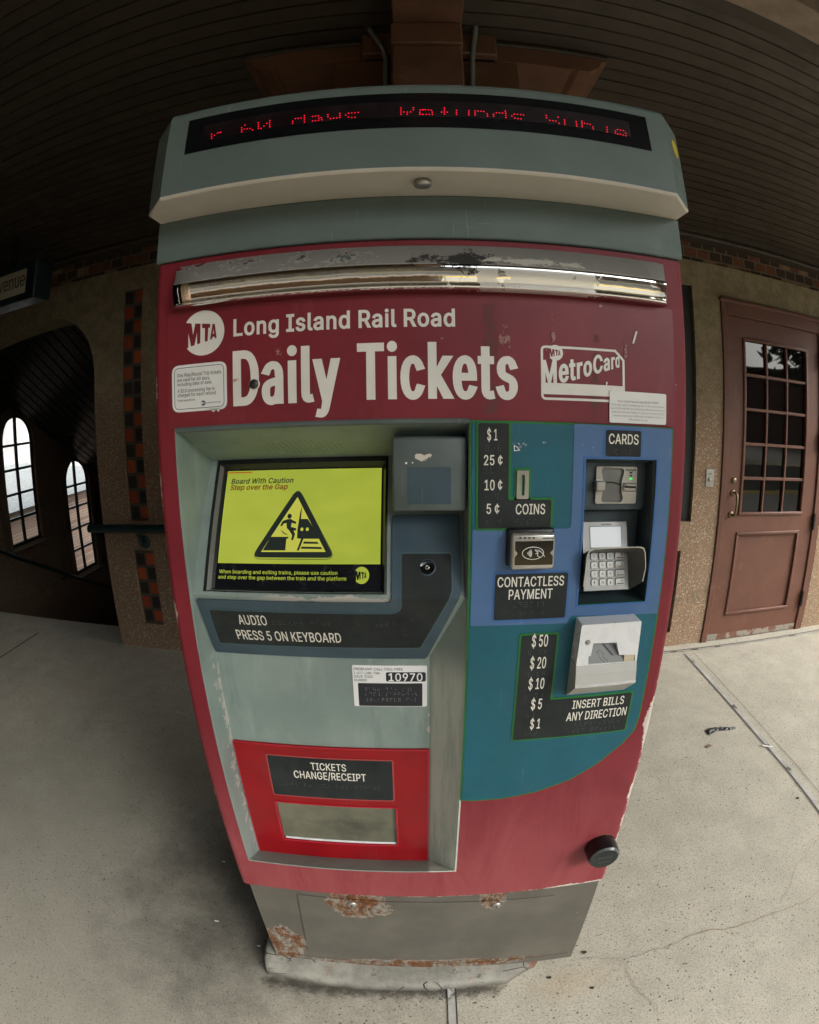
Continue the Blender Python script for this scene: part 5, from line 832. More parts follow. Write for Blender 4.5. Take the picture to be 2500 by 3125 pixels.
sign('bills_sign', [((0.1532,1.0483)[0], zb2), ((0.3636,0.9782)[0], zb2), ((0.3636,0.9782)[0], zm2), ((0.2116,1.0956)[0], zm2), ((0.2116,1.0956)[0], zt2), ((0.1532,1.0483)[0], zt2)], .0035, GREEN,
     tuple((s_, a, (c[0], a[1] + .0205)) for s_, a, c in (('$ 50', (0.1703,1.1303), (0.1970,1.1331)), ('$ 20', (0.1705,1.0902), (0.1972,1.0916)), ('$ 10', (0.1709,1.0509), (0.1978,1.0532)), ('$ 5', (0.1788,1.0102), (0.1977,1.0131)), ('$ 1', (0.1809,0.9689), (0.1991,0.9708)))) +
     (('INSERT BILLS', ((0.2530,1.0137)[0], (0.2982,1.0048)[1]), ((0.3499,1.0030)[0], (0.2957,1.0214)[1])), ('ANY DIRECTION', ((0.2450,0.9922)[0], (0.3020,0.9797)[1]), ((0.3589,0.9789)[0], (0.2993,0.9971)[1]))),
     tuple((a, c, (.3,)) for a, c in (((0.1661,1.1160), (0.1974,1.1143)), ((0.1664,1.0759), (0.1977,1.0738)), ((0.1667,1.0356), (0.1980,1.0334)), ((0.1732,0.9942), (0.1986,0.9922)), ((0.1737,0.9549), (0.1991,0.9527)), ((0.2637,0.9661), (0.3436,0.9562)), ((0.2605,0.9523), (0.3462,0.9414)))))
b = MB(); cs = rect((0.1353,1.3685), (0.1531,1.4102)); b.plate(rnd(inset(cs, -.0035), .003), SY + .0008, GREEN, .002)
slot = rect((0.1425,1.3737), (0.1468,1.4041)); b.plate(rnd(cs, .001), SY - .002, STEEL, .003, holes=[slot]); b.plate(inset(slot, -.001), SY + .004, BLACK); b.ring(rnd(inset(slot, -.0012), .0005), .0012, SY - .0026, SILVER, .0006); b.build('coin_slot', pay)
SMR = scuff('panel_scrape', (.42, .46, .46), .60, 55, .2)
for p, q in (((0.1686,1.4365), (0.1839,1.4604)), ((0.1268,1.4362), (0.1617,1.4601)), ((0.2208,1.4350), (0.2673,1.4578))):
    b = MB(); b.plate(rect(p, q), CY - .0024, SMR); b.build('scrape_mark', pay)
b = MB(); b.ring([(0.1305,1.4469), (0.1355,1.4448), (0.1403,1.4393), (0.1307,1.4380)], .0012, CY - .0022, PAPER); b.build('scratched_triangle', pay)

# contactless reader
RY = CY - .024
rx0, rx1 = (0.1261,1.2965)[0], (0.1918,1.2952)[0]; rz0, rz1 = (0.1597,1.2661)[1], (0.1572,1.3207)[1]
b = MB(); b.box(rx0, rx1, RY, CY, rz0, rz1, SILVER, .004, 2)
b.box(rx0 - .0045, rx1 + .002, CY - .010, CY, rz0 + .001, rz1 + .005, BLACK, .004, 2)
for p_, q_ in (((0.1376,1.3138), (0.1406,1.3162)), ((0.1441,1.3137), (0.1471,1.3160)), ((0.1507,1.3136), (0.1537,1.3159)), ((0.1573,1.3135), (0.1603,1.3158))): b.plate(rect(p_, q_), RY - .0006, BLACK)
b.ring(rnd(rect((0.1348,1.3130), (0.1638,1.3164)), .0012), .0006, RY - .0005, STEEL)
b.text('Verifone', (0.1719,1.3124), (0.1890,1.3156), RY - .0006, BLACK, .01)
rd = b.build('contactless_reader', mach)
gx = [(0.1303,1.3107), (0.1884,1.3096), (0.1895,1.2732), (0.1306,1.2742)]
ga, gb = ((0.1309,1.2876)[0], (0.1593,1.2736)[1]), ((0.1894,1.2863)[0], (0.1576,1.3106)[1])
b = MB(); b.ring(rnd(inset(rect(ga, gb), -.0012), .001), .0015, RY - .0012, SILVER, .001); b.plate(rect(ga, gb), RY - .0008, GLOSSBLK); gy = RY - .0012
cc = (0.1585,1.2919)
b.ring(circ(cc, .0165, 28, .0098), .0009, gy, PAPER)
for k in range(4):
    r = .0022 + .0021 * k; b.line([(cc[0] - .0095 + r * math.cos(a) * .9, cc[1] + r * math.sin(a)) for a in (-.75, -.38, 0, .38, .75)], .0010, gy, PAPER)
b.line([(cc[0] + .0028, cc[1] + .005), (cc[0] + .009, cc[1] + .004), (cc[0] + .0135, cc[1] + .0005), (cc[0] + .018, cc[1] - .0055)], .0009, gy, PAPER); b.line([(cc[0] + .004, cc[1] - .001), (cc[0] + .0075, cc[1] + .001), (cc[0] + .0068, cc[1] - .004), (cc[0] + .012, cc[1] - .007)], .0009, gy, PAPER); b.line([(cc[0] + .0028, cc[1] + .005), (cc[0] + .005, cc[1] + .0025), (cc[0] + .0085, cc[1] + .002)], .0009, gy, PAPER)
for sx, x in ((1, ga[0]), (-1, gb[0])): b.plate([(x, cc[1] + .006), (x, cc[1] - .006), (x + sx * .0045, cc[1])], gy, SILVER)
b.build('reader_glass', rd)

# card recess: box, upper block, tilted floor
X0, X1, ZC0, ZC1 = .2415, .361, 1.1985, 1.428
b = MB()
pr = [(0, ZC1), (.028, 1.4195), (.028, 1.345), (.052, 1.337), (.052, 1.20), (0, ZC0)]
xi0, xi1 = .2425, .3575
m_ = len(pr)
b.add([(xi0, y, z) for y, z in pr] + [(xi1, y, z) for y, z in pr], [(i, i + 1, m_ + i + 1, m_ + i) for i in range(m_ - 1)], GUN)
b.add([(X0, -.003, ZC1), (X0, -.003, ZC0)] + [(xi0, y, z) for y, z in pr], [(0, 2, 3, 4, 5, 6, 7, 1)], GUN)
b.add([(X1, -.003, ZC1), (X1, -.003, ZC0)] + [(xi1, y, z) for y, z in pr], [(0, 1, 7, 6, 5, 4, 3, 2)], GUN)
b.add([(X0, -.003, ZC1), (X1, -.003, ZC1), (xi1, 0, ZC1 - .0005), (xi0, 0, ZC1 - .0005)], [(0, 1, 2, 3)], GUN)
rec = b.build('card_recess', mach)
# card reader
KY = .023
r0_, r1_ = ((0.2688,1.3842)[0], (0.3044,1.3550)[1]), ((0.3401,1.3846)[0], (0.3015,1.4137)[1])
hour = [(0.2806,1.4127), (0.3135,1.4114), (0.3175,1.4074), (0.3132,1.3905), (0.3136,1.3723), (0.3174,1.3626), (0.3137,1.3568), (0.2818,1.3570), (0.2790,1.3608), (0.2809,1.3747), (0.2815,1.3903), (0.2769,1.4081)]
b = MB(); b.plate(rnd(rect(r0_, r1_), .003), KY, SILVER, .006, holes=[rnd(hour, .004, 3)])
CAV = paint('reader_cavity', (.16, .165, .155), .4, var=.2, metal=.3)
b.plate(inset(hour, -.001), lambda x, z: (x, KY + .0046, z), CAV)
b.box((0.2658,1.3842)[0], (0.2828,1.3843)[0], KY - .010, KY + .006, (0.2741,1.3762)[1], (0.2734,1.3923)[1], SILVER, .002)
b.box((0.3157,1.3837)[0], (0.3386,1.3838)[0], KY - .004, KY + .006, (0.3290,1.3746)[1], (0.3282,1.3886)[1], SILVER, .002)
b.line([(0.2844,1.3883), (0.3001,1.3882), (0.3177,1.3831)], .0022, KY + .0035, BLACK); b.line([(0.3171,1.3827), (0.3371,1.3820)], .0036, KY - .0046, BLACK)
for k, z in enumerate((356, 394)): b.plate(rect((0.3264,1.4032) if k == 0 else (0.3267,1.3986), (0.3311,1.4056) if k == 0 else (0.3310,1.4010)), KY - .0005, BLACK)
b.plate(rect((0.3262,1.3937), (0.3313,1.3962)), KY - .0005, emit('green_led', (.03, .5, .05), .8))
b.text('Verifone', (0.3194,1.4072), (0.3382,1.4103), KY - .0005, BLACK, .012)
b.build('card_reader', mach)
# pin pad on its tilted plane
def qy(z): return .010 + (z - 1.2165) / .106 * .035
qf = lambda e: (lambda x, z: (x, qy(z) - e, z))
zq0, zq1 = (0.2978,1.2158)[1], (0.2971,1.3210)[1]
b = MB(); pq = [(.2555, zq1), (.2555, zq0), (.3345, zq0), (.3345, zq1)]
PADS = paint('pad_silver', (.24, .24, .228), .42, metal=.45, var=.08)
b.plate(pq, qf(0), PADS, .02)
b.plate(rect((0.2686,1.2820), (0.3235,1.3136)), qf(.0006), emit('pad_screen', (.80, .84, .84), .12, base=(.40, .41, .41))); b.ring(inset(rect((0.2685,1.2814), (0.3236,1.3141)), -.0006), .0007, qf(.001), GUN)
b.text('Verifone', (0.2880,1.3162), (0.3065,1.3188), qf(.0006), BLACK, .012)
pad = b.build('pin_pad', mach)
KEYT = [['1', '2', '3', 'x'], ['4', '5', '6', '<'], ['7', '8', '9', '-'], ['v', '0', '^', 'o']]
kx = [((0.2682,1.2693)[0], (0.2785,1.2690)[0]), ((0.2825,1.2689)[0], (0.2928,1.2686)[0]), ((0.2962,1.2685)[0], (0.3066,1.2682)[0]), ((0.3109,1.2681)[0], (0.3268,1.2676)[0])]
kz = [((0.2853,1.2639)[1], (0.2856,1.2737)[1]), ((0.2849,1.2506)[1], (0.2852,1.2602)[1]), ((0.2846,1.2371)[1], (0.2848,1.2467)[1]), ((0.2844,1.2238)[1], (0.2846,1.2336)[1])]
KEYM = paint('key_metal', (.33, .325, .30), .36, metal=.5, var=.06)
kc = [flat('key_red', (.22, .02, .025), .4), flat('key_amber', (.28, .19, .03), .4), flat('key_grey', (.05, .05, .05), .4), flat('key_dark', (.04, .05, .04), .4)]
for r in range(4):
    for c in range(4):
        b = MB(); p = rnd([(kx[c][0], kz[r][0]), (kx[c][1], kz[r][0]), (kx[c][1], kz[r][1]), (kx[c][0], kz[r][1])], .0022, 3)
        b.plate(inset(p, -.0008), qf(.0003), GUN); b.plate(p, qf(.0022), KEYM, .002)
        x0, x1, z0, z1 = kx[c][0], kx[c][1], kz[r][0], kz[r][1]; cx, cz = (x0 + x1) / 2, (z0 + z1) / 2
        if c < 3 and KEYT[r][c].isdigit(): b.text(KEYT[r][c], (cx - .0018, z0 + .0032), (cx + .0018, z1 - .0028), qf(.0026), INK, 0)
        elif c < 3: sgn = 1 if KEYT[r][c] == '^' else -1; b.plate([(cx - .0014, cz - .0022 * sgn), (cx + .0014, cz - .0022 * sgn), (cx, cz + .0026 * sgn)], qf(.0026), INK)
        else:
            b.plate(rect((x0 + .002, z0 + .0012), (x1 - .0012, z0 + .003)), qf(.0026), kc[r])
            if r == 0: b.line([(x1 - .006, cz), (x1 - .002, cz + .004)], .0008, qf(.0026), INK); b.line([(x1 - .006, cz + .004), (x1 - .002, cz)], .0008, qf(.0026), INK)
            if r == 3: b.ring(circ((x1 - .0045, cz + .0012), .0022, 12), .0006, qf(.0026), INK)
            if r == 1: b.line([(x1 - .0022, cz + .004), (x1 - .005, cz + .001), (x1 - .0022, cz - .0015)], .0008, qf(.0026), INK)
            if r == 2: b.text('INFO', (x0 + .002, z1 - .0045), (x0 + .0085, z1 - .0022), qf(.0026), INKG, 0)
        b.build('key', pad)
# bent metal shield round the keypad
near = [(.2455, 1.232), (.2435, 1.262), (.2440, 1.284), (.2475, 1.2925), (.254, 1.2955), (.294, 1.2965), (.334, 1.2965), (.3405, 1.294), (.3440, 1.286), (.3475, 1.262), (.3495, 1.236)]
far = [(.2535, 1.214), (.2535, 1.24), (.2535, 1.262), (.2545, 1.270), (.258, 1.2735), (.294, 1.2745), (.330, 1.2745), (.3345, 1.272), (.3365, 1.262), (.3365, 1.24), (.3365, 1.214)]
b = MB(); k = len(near); SHD = paint('shield_metal', (.15, .16, .155), .4, metal=.35, var=.15, grain=.2)
yn = lambda i: -.024 + (.010 if i in (0, k - 1) else 0)
A_ = [(x, yn(i), z) for i, (x, z) in enumerate(near)]; F_ = [(x, qy(z) + .002, z) for x, z in far]
th = .0018
In = [(x + (.0018 if x < .28 else -.0018 if x > .31 else 0), y, z - (.0018 if .247 < x < .342 and z > 1.28 else 0)) for x, y, z in A_]
InF = [(x + (.0018 if x < .28 else -.0018 if x > .31 else 0), y, z - (.0018 if z > 1.268 else 0)) for x, y, z in F_]
b.add(A_ + F_, [(i, i + 1, k + i + 1, k + i) for i in range(k - 1)], SHD, True); b.add(In + InF, [(i + 1, i, k + i, k + i + 1) for i in range(k - 1)], SHD, True)
b.add(A_ + In, [(i, k + i, k + i + 1, i + 1) for i in range(k - 1)], SILVER)
b.build('keypad_shield', mach)

# bill acceptor
b = MB()
BX0, BX1 = .2395, .3465
YF = CY - .034
mouth = [(0.2599,1.1078), (0.2588,1.1222), (0.2626,1.1229), (0.2644,1.1448), (0.3051,1.1431), (0.3123,1.1206), (0.3410,1.1184), (0.3435,1.1035)]
zs = (0.2933,1.1053)[1]; zt3 = (0.2860,1.1776)[1]
mouth = [(x, max(z, zs + .0012)) for x, z in mouth]
b.plate(rnd([(BX0, zs), (BX1, zs), (BX1 - .002, zt3), (BX0 + .002, zt3)], .002), YF, SILVERP, .034, holes=[mouth])
zl1, zl2, zl3 = (0.2890,1.0931)[1], (0.2896,1.0720)[1], (0.2988,1.0423)[1]
pr = [(YF - .0005, zs), (YF - .0045, zl1), (YF - .005, zl1 - .0006), (YF - .0085, zl2 + .003), (YF - .0105, zl2), (YF - .0085, zl2 - .003), (CY - .001, 1.033)]
m_ = len(pr)
for i in range(m_ - 1):
    b.add([(BX0, *pr[i]), (BX1, *pr[i]), (BX1, *pr[i + 1]), (BX0, *pr[i + 1])], [(0, 3, 2, 1)], SILVERP if i == 4 else SILVERD)
b.add([(BX0, CY, zs)] + [(BX0, *q) for q in pr], [tuple(range(m_ + 1))], SILVERD); b.add([(BX1, CY, zs)] + [(BX1, *q) for q in pr], [tuple(range(m_ + 1))[::-1]], SILVERD)
bill = b.build('bill_acceptor', mach)
b = MB(); MOU = paint('mouth_grey', (.17, .18, .175), .4, var=.12)
mc = [(min(q[0] for q in mouth) - .002, zs), (max(q[0] for q in mouth) + .002, zs), (max(q[0] for q in mouth) + .002, max(q[1] for q in mouth) + .002), (min(q[0] for q in mouth) - .002, max(q[1] for q in mouth) + .002)]
zlo, zhi = mc[0][1], mc[2][1]
b.add([(mc[0][0], YF + .0005, zlo), (mc[1][0], YF + .0005, zlo), (mc[1][0], YF + .020, zhi), (mc[0][0], YF + .020, zhi)], [(0, 1, 2, 3)], MOU)
my = lambda z: YF + .0005 + (z - zlo) / (zhi - zlo) * .0195
mf = lambda e: (lambda x, z: (x, my(z) - e, z))
ar = [(0.2938,1.1067), (0.2950,1.1095), (0.2860,1.1171), (0.2862,1.1209), (0.2886,1.1205), (0.2794,1.1272), (0.2742,1.1243), (0.2771,1.1231), (0.2811,1.1142), (0.2910,1.1065)]
b.ring(ar, .0006, mf(.0005), BLACK)
b.plate([(0.2834,1.1404), (0.3054,1.1410), (0.3127,1.1196), (0.3038,1.1192)], mf(.004), paint('mouth_cheek', (.11, .115, .115), .4, var=.1))
b.build('bill_mouth', bill)
b = MB(); b.plate([((0.3230,1.1128)[0], zs + .001), ((0.3418,1.1110)[0], zs + .001), (0.3406,1.1182), (0.3220,1.1195)], YF + .001, flat('cream_lens', (.55, .48, .34), .4)); b.build('entry_lens', bill)
lc = (0.2547,1.1474); b = MB(); b.lathe((lc[0], YF, lc[1]), [(.0045, 0), (.0042, .001), (.003, .002), (.0001, .0024)], flat('indicator', (.25, .26, .22), .3), 14); b.build('indicator_lamp', bill)

# round lock cap low on the right
kc0 = (((0.3473,0.5977)[0] + (0.4192,0.5988)[0]) / 2 - .004, .6155)
KN = paint('lock_rubber', (.006, .006, .007), .28, var=.2, spec=.5)
b = MB(); b.lathe((kc0[0], 0, kc0[1]), [(.0365, 0), (.0365, .002)], paint('rust_ring', (.25, .12, .05), .7), 32); b.lathe((kc0[0], 0, kc0[1]), [(.0355, .001), (.0355, .034), (.0335, .040)], KN, 36); b.lathe((kc0[0], 0, kc0[1]), [(.0335, .040), (.0295, .045)], flat('lock_chamfer', (.09, .095, .10), .25, spec=.6), 36); b.lathe((kc0[0], 0, kc0[1]), [(.0295, .045), (.0001, .0452)], paint('lock_face', (.016, .02, .019), .6, grain=.3), 36)  # chamfer highlight painted as a paler ring on the black cap
b.text('MEDECO', (kc0[0] - .016, kc0[1] + .002), (kc0[0] + .016, kc0[1] + .009), -.0456, BRDOT, 0); b.text('PATENTED', (kc0[0] - .014, kc0[1] - .012), (kc0[0] + .014, kc0[1] - .007), -.0456, BRDOT, 0)
b.build('lock_cap', mach)

# ------------------------------------------------------------------ concrete pad under the machine
def mat_pad():
    n = M('mortar'); p = n.coord(); x, y, z = n.xyz(p)
    b = n.mix((.15, .148, .125), (.29, .28, .24), n.noise(p, 9, 6, .7).rng(.3, .7)); b = n.mix(b, (.05, .047, .04), n.noise(p, 20, 7, .8).rng(.55, .7, 0, .85))
    b = n.mix(b, (.10, .09, .075), z.rng(.026, .0, 0, .95)); b = n.mix(b, (.24, .13, .06), n.noise(p, 11, 4, .6, 1).rng(.66, .74, 0, .6))
    b = n.mix(b, (.12, .045, .022), (x + n.noise(p, 30, 5, .8) * .1).rng(.345, .37, 0, .9))
    ck = n.vor(p, 9, 'DISTANCE_TO_EDGE'); b = n.mix(b, (.03, .028, .025), ck.lt(.012) * n.noise(p, 3, 2).gt(.5))
    return n.set(base=b, rough=.9, normal=n.bump(n.noise(p, 120, 5, .7), .5, .003))
b = MB(); PADM = mat_pad()
base = [(-0.4283,0.0033), (-0.2785,-0.0017), (-0.1344,-0.0013), (0.0076,-0.0034), (0.1367,-0.0061), (0.2613,-0.0049), (0.3165,0.0093), (0.3600,0.0275)]
xs = [-.455, -.445] + [-.43 + .86 * i / 40 for i in range(41)] + [.44]
xs = [x for x in xs if x < .33] ; rows_ = []
for x in xs:
    j = random.uniform(-.0035, .0035); t = (x + .455) / .785
    yf = -.018 - .020 * math.sin(math.pi * min(1, max(0, t))) + (.03 if x < -.452 else 0) + j
    if x > .24: yf += (x - .24) * .55
    top = .050 - .030 * (t) + random.uniform(-.002, .002)
    rows_.append([(x, yf - .004, -.002), (x, yf, top * .45), (x, yf + .007, top * .85), (x, yf + .018, top), (x, .05, top + .006), (x, .52, top + .004), (x, .545, -.002)])
rows_.append([(.345, .05 + .005 * i, -.002) for i in range(7)])
k = 7; b.add([q for r in rows_ for q in r], [(i * k + c, (i + 1) * k + c, (i + 1) * k + c + 1, i * k + c + 1) for i in range(len(rows_) - 1) for c in range(k - 1)] + [tuple(range(k))], PADM, True)
b.box(.33, .44, .06, .54, -.002, .019, PADM)
o = b.build('mortar_pad'); o['label'] = 'low cracked grey mortar pad bedding the foot of the ticket machine'; o['category'] = 'concrete pad'

# ------------------------------------------------------------------ floor
b = MB()
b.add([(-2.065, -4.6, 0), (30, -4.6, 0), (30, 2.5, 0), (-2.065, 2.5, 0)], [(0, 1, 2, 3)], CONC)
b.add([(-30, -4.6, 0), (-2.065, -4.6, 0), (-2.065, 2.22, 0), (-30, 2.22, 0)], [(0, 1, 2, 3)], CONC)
b.add([(-30, -4.6, 0), (30, -4.6, 0), (30, -4.6, -1.2), (-30, -4.6, -1.2)], [(0, 3, 2, 1)], CONC)
SEAL = paint('joint_sealant', (.36, .355, .33), .8, var=.2, worn=(.08, .075, .065), wscale=8, wthr=.55); DKL = flat('joint_dark', (.03, .028, .024), .9)
def strip(pts, w, mat, z): b.line(pts, w, lambda x, y: (x, y, z), mat)
strip([(.0785, -.02), (.0805, -2.0)], .019, SEAL, .004); strip([(.0915, -.02), (.0935, -2.0)], .004, DKL, .0045)
jr = [(1.7032,2.0293), (1.6780,1.3349), (1.6658,0.9751), (1.6622,0.7012), (1.6419,0.3750)]; jr.append((jr[-1][0] - .09, jr[-1][1] - 1.5))
jr2 = [(x + .075, y) for x, y in jr]
strip(jr, .005, DKL, .0042); strip(jr2, .0025, DKL, .0042); strip([(x + .016, y) for x, y in jr], .022, SEAL, .0038)
strip([(-2.912, 2.19), (-2.96, .9), (-3.0, -2)], .014, DKL, .004)
strip([(1.33, 2.085), (3.6, 2.06)], .012, SEAL, .004); strip([(1.33, 2.10), (3.6, 2.075)], .006, DKL, .0045)
def crack(pts, w, mat):
    q = []
    for (x0, y0), (x1, y1) in zip(pts, pts[1:]):
        for k in range(5): t = k / 5; q.append((x0 + (x1 - x0) * t + random.gauss(0, .004), y0 + (y1 - y0) * t + random.gauss(0, .004)))
    q.append(pts[-1])
    for a, c in zip(q, q[1:]): strip([a, c], w * random.uniform(.25, .9), mat, .003)
CRK = flat('crack_brown', (.24, .175, .11), .9); CRKD = flat('crack_dark', (.13, .11, .085), .9)
crack([(.444, .033), (.528, .012), (.607, -.012), (.689, -.01), (.769, -.001), (.878, .013)], .0022, CRKD); crack([(.878, .013), (.996, -.021), (1.098, -.022), (1.205, -.027), (1.306, -.04), (1.386, -.019), (1.5, .0)], .0032, CRK)
crack([(1.553, .242), (1.422, .172), (1.333, .124), (1.279, .062), (1.208, .014)], .0026, CRK); crack([(.607, -.012), (.597, -.077), (.603, -.126), (.62, -.178), (.643, -.214), (.643, -.248), (.644, -.5)], .0022, CRK)
for q, r in (((0.4814,0.0499), .008), ((0.3607,-0.0285), .007), ((1.5958,0.5067), .010), ((0.4773,-0.0974), .006)): b.add([(q[0] + r * math.cos(a), q[1] + r * math.sin(a) * .8, .003) for a in [j * math.pi / 5 for j in range(10)]], [tuple(range(10))], DKL)
floor = b.build('platform_floor', kind='structure')
# track bed and far platform, seen only in reflections
b = MB(); BALL = paint('ballast', (.34, .31, .27), .95, var=.4, vscale=60); b.add([(-60, -10.6, -1.2), (60, -10.6, -1.2), (60, -4.6, -1.2), (-60, -4.6, -1.2)], [(0, 1, 2, 3)], BALL); b.build('track_bed', kind='structure')
for yr in (-6.0, -7.4, -8.6, -10.0):
    b = MB(); b.box(-60, 60, yr - .04, yr + .04, -1.2, -1.05, STEEL); o = b.build('running_rail'); o['label'] = 'long steel running rail lying in the track bed behind the camera'; o['category'] = 'rail'; o['group'] = 'running rails in the track bed'
b = MB(); b.box(-60, 60, -60, -10.6, -1.3, 0, CONC); YS = flat('yellow_edge', (.60, .40, .03), .7)
b.add([(-60, -11.25, .004), (60, -11.25, .004), (60, -10.65, .004), (-60, -10.65, .004)], [(0, 1, 2, 3)], YS); b.add([(-60, -4.59, .004), (60, -4.59, .004), (60, -4.05, .004), (-60, -4.05, .004)], [(0, 1, 2, 3)], YS); b.build('far_platform', kind='structure')

# ------------------------------------------------------------------ station building
bld = thing('station_building', 'speckled brown stucco station wall with a stair arch left and brown door right', 'building', (0, 2.18, 0))
def at(o): o.location = (0, -2.18, 0); return o
WY = 2.18
arch = [(-2.058, -.02), (-2.058, 1.86), (-2.075, 1.96), (-2.108, 2.054), (-2.162, 2.129), (-2.237, 2.198), (-2.33, 2.245), (-2.43, 2.266), (-2.6, 2.268), (-2.8, 2.262), (-3.1, 2.24), (-3.5, 2.19), (-3.9, 2.10), (-4.2, 1.95), (-4.32, 1.8), (-4.32, -.02)]
DX0, DX1, DZ1 = 1.905, 2.905, 2.265
door_hole = [(DX0, -.02), (DX1, -.02), (DX1, DZ1), (DX0, DZ1)]
ins_r = []
SU = [(-1.839, .881), (-1.688, .881), (-1.688, 2.352), (-1.839, 2.352)]; SL = [(-1.841, .182), (-1.681, .182), (-1.681, .690), (-1.841, .690)]
SRU = [(1.54, .845), (1.695, .845), (1.695, 2.33), (1.54, 2.33)]; SRL = [(1.485, .10), (1.642, .10), (1.642, .66), (1.485, .66)]
b = MB()
wall = [(-12, -.03), (12, -.03), (12, 2.50), (-12, 2.50)]
b.plate([(-12, -.03)] + arch[::-1] + [(DX0, -.03), (DX0, DZ1), (DX1, DZ1), (DX1, -.03), (12, -.03), (12, 2.50), (-12, 2.50)], WY, STUCCO, .32, holes=[SU, SL, SRU, SRL])
at(b.build('wall', bld))
# the wall above carries a band of rough brick headers
BR1 = mat_brick('brick_band', ((.05, .032, .022), (.15, .058, .030), (.25, .16, .09)), .098, .0665, .5)
b = MB(); b.box(-12, 12, WY + .012, WY + .3, 2.50, 2.66, BR1); at(b.build('brick_band', bld))
BR2 = mat_brick('brick_inlay', ((.022, .018, .017), (.30, .055, .016), (.22, .045, .02)), .078, .0925, .45)
def chk(name):
    """two columns of bricks, rust red against burnt black"""
    n = M(name); p = n.coord(); x, y, z = n.xyz(p)
    row = (z / .098).fl(); cx = (x / .0765).fl(); par = ((row + cx) * .5).fr().gt(.25)
    wn = n.t.nodes.new('ShaderNodeTexWhiteNoise'); n.t.links.new(n.comb(cx, row, 1.0).s, wn.inputs['Vector']); r = V(n, wn.outputs['Value'])
    fx, fz = ((x / .0765).fr() - .5).ab(), ((z / .098).fr() - .5).ab(); wob = n.noise(p, 30, 3) * .09
    mort = (fx + wob).gt(.445).mx((fz + wob).gt(.44))
    red = n.mix((.30, .045, .014), (.46, .095, .026), r)
    b = n.mix((.028, .022, .020), red, par * r.gt(.12)); b = n.mix(b, (.06, .04, .03), n.noise(p, 45, 4, .7).rng(.5, .75, 0, .6)); b = n.mix(b, (.085, .075, .058), mort)
    return n.set(base=b, rough=.8, normal=n.bump(mort * -1, .8, .006, n.bump(n.noise(p, 80, 4), .4, .003)))
CHK = chk('checker_brick')
for q in (SU, SL, SRU, SRL):
    b = MB(); xs_ = [a[0] for a in q]; zs_ = [a[1] for a in q]
    b.plate(inset(ccw(q), -.004), lambda x, z: (x, 0, z), CHK if q is not SRU else flat('niche_dark', (.012, .014, .012), .6))
    b.v = [(x - xs_[0], 0.0, z - zs_[0]) for x, y, z in b.v]
    o = b.build('brick_inlay', bld); o.location = (xs_[0], .028, zs_[0])
# door
BRN = paint('brown_door_paint', (.125, .053, .034), .5, var=.10, vscale=5, grain=.12, gscale=240, worn=(.17, .085, .06), wscale=4, wthr=.6)
b = MB()
fx0, fx1, lz = 1.908, 2.893, 2.262
lx0, lx1, ltop = 1.957, 2.822, 2.170
FD = WY - .012
b.box(fx0, lx0 - .004, FD, WY + .12, 0, lz, BRN, .004); b.box(lx1 + .004, fx1, FD, WY + .12, 0, lz, BRN, .004); b.box(lx0 - .004, lx1 + .004, FD + .001, WY + .12, ltop + .004, lz, BRN, .004)
b.box(fx0 - .012, fx1 + .005, FD - .014, WY + .002, lz - .005, lz + .022, BRN, .006)
at(b.build('door_frame', bld))
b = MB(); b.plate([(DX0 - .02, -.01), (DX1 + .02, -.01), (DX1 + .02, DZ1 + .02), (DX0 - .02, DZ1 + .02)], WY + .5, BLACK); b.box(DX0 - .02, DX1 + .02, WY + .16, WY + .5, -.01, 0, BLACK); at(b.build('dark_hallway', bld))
LYD = WY + .004
gl = (2.098, .900, 2.678, 2.022)
pan = (2.078, .186, 2.690, .768)
b = MB(); b.plate([(lx0, .006), (lx1, .006), (lx1, ltop), (lx0, ltop)], LYD, BRN, .045, holes=[rect((gl[0], gl[1]), (gl[2], gl[3])), rect((pan[0] + .02, pan[1] + .02), (pan[2] - .02, pan[3] - .02))])
b.plate(rect((pan[0] + .015, pan[1] + .015), (pan[2] - .015, pan[3] - .015)), LYD + .010, BRN)
for (x0, z0, x1, z1), wd in (((gl[0] - .02, gl[1] - .02, gl[2] + .02, gl[3] + .02), .022), (pan, .022)):
    for a in ((x0, x1, z0, z0 + wd), (x0, x1, z1 - wd, z1)): b.box(a[0], a[1], LYD - .012, LYD + .003, a[2], a[3], BRN, .005, 2)
    for a in ((x0, x0 + wd), (x1 - wd, x1)): b.box(a[0], a[1], LYD - .011, LYD + .004, z0 + wd, z1 - wd, BRN, .005, 2)
for i in (1, 2): x = gl[0] + (gl[2] - gl[0]) * i / 3; b.box(x - .0085, x + .0085, LYD - .004, LYD + .03, gl[1], gl[3], BRN, .003)
for i in range(1, 5): z = gl[1] + (gl[3] - gl[1]) * i / 5; b.box(gl[0], gl[2], LYD - .003, LYD + .029, z - .010, z + .010, BRN, .003)
b.box(lx0 + .004, lx1 - .004, LYD - .004, LYD + .001, .008, .05, paint('worn_kick_edge', (.30, .27, .22), .7, var=.3, worn=(.155, .07, .045), wscale=9, wthr=.45))
door = at(b.build('door', bld))
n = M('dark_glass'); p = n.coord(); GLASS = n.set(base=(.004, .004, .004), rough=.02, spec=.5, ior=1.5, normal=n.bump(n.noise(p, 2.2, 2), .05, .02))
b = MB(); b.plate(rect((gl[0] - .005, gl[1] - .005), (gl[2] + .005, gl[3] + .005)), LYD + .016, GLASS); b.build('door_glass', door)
BRASS = paint('aged_brass', (.22, .17, .095), .42, metal=.8, var=.25)
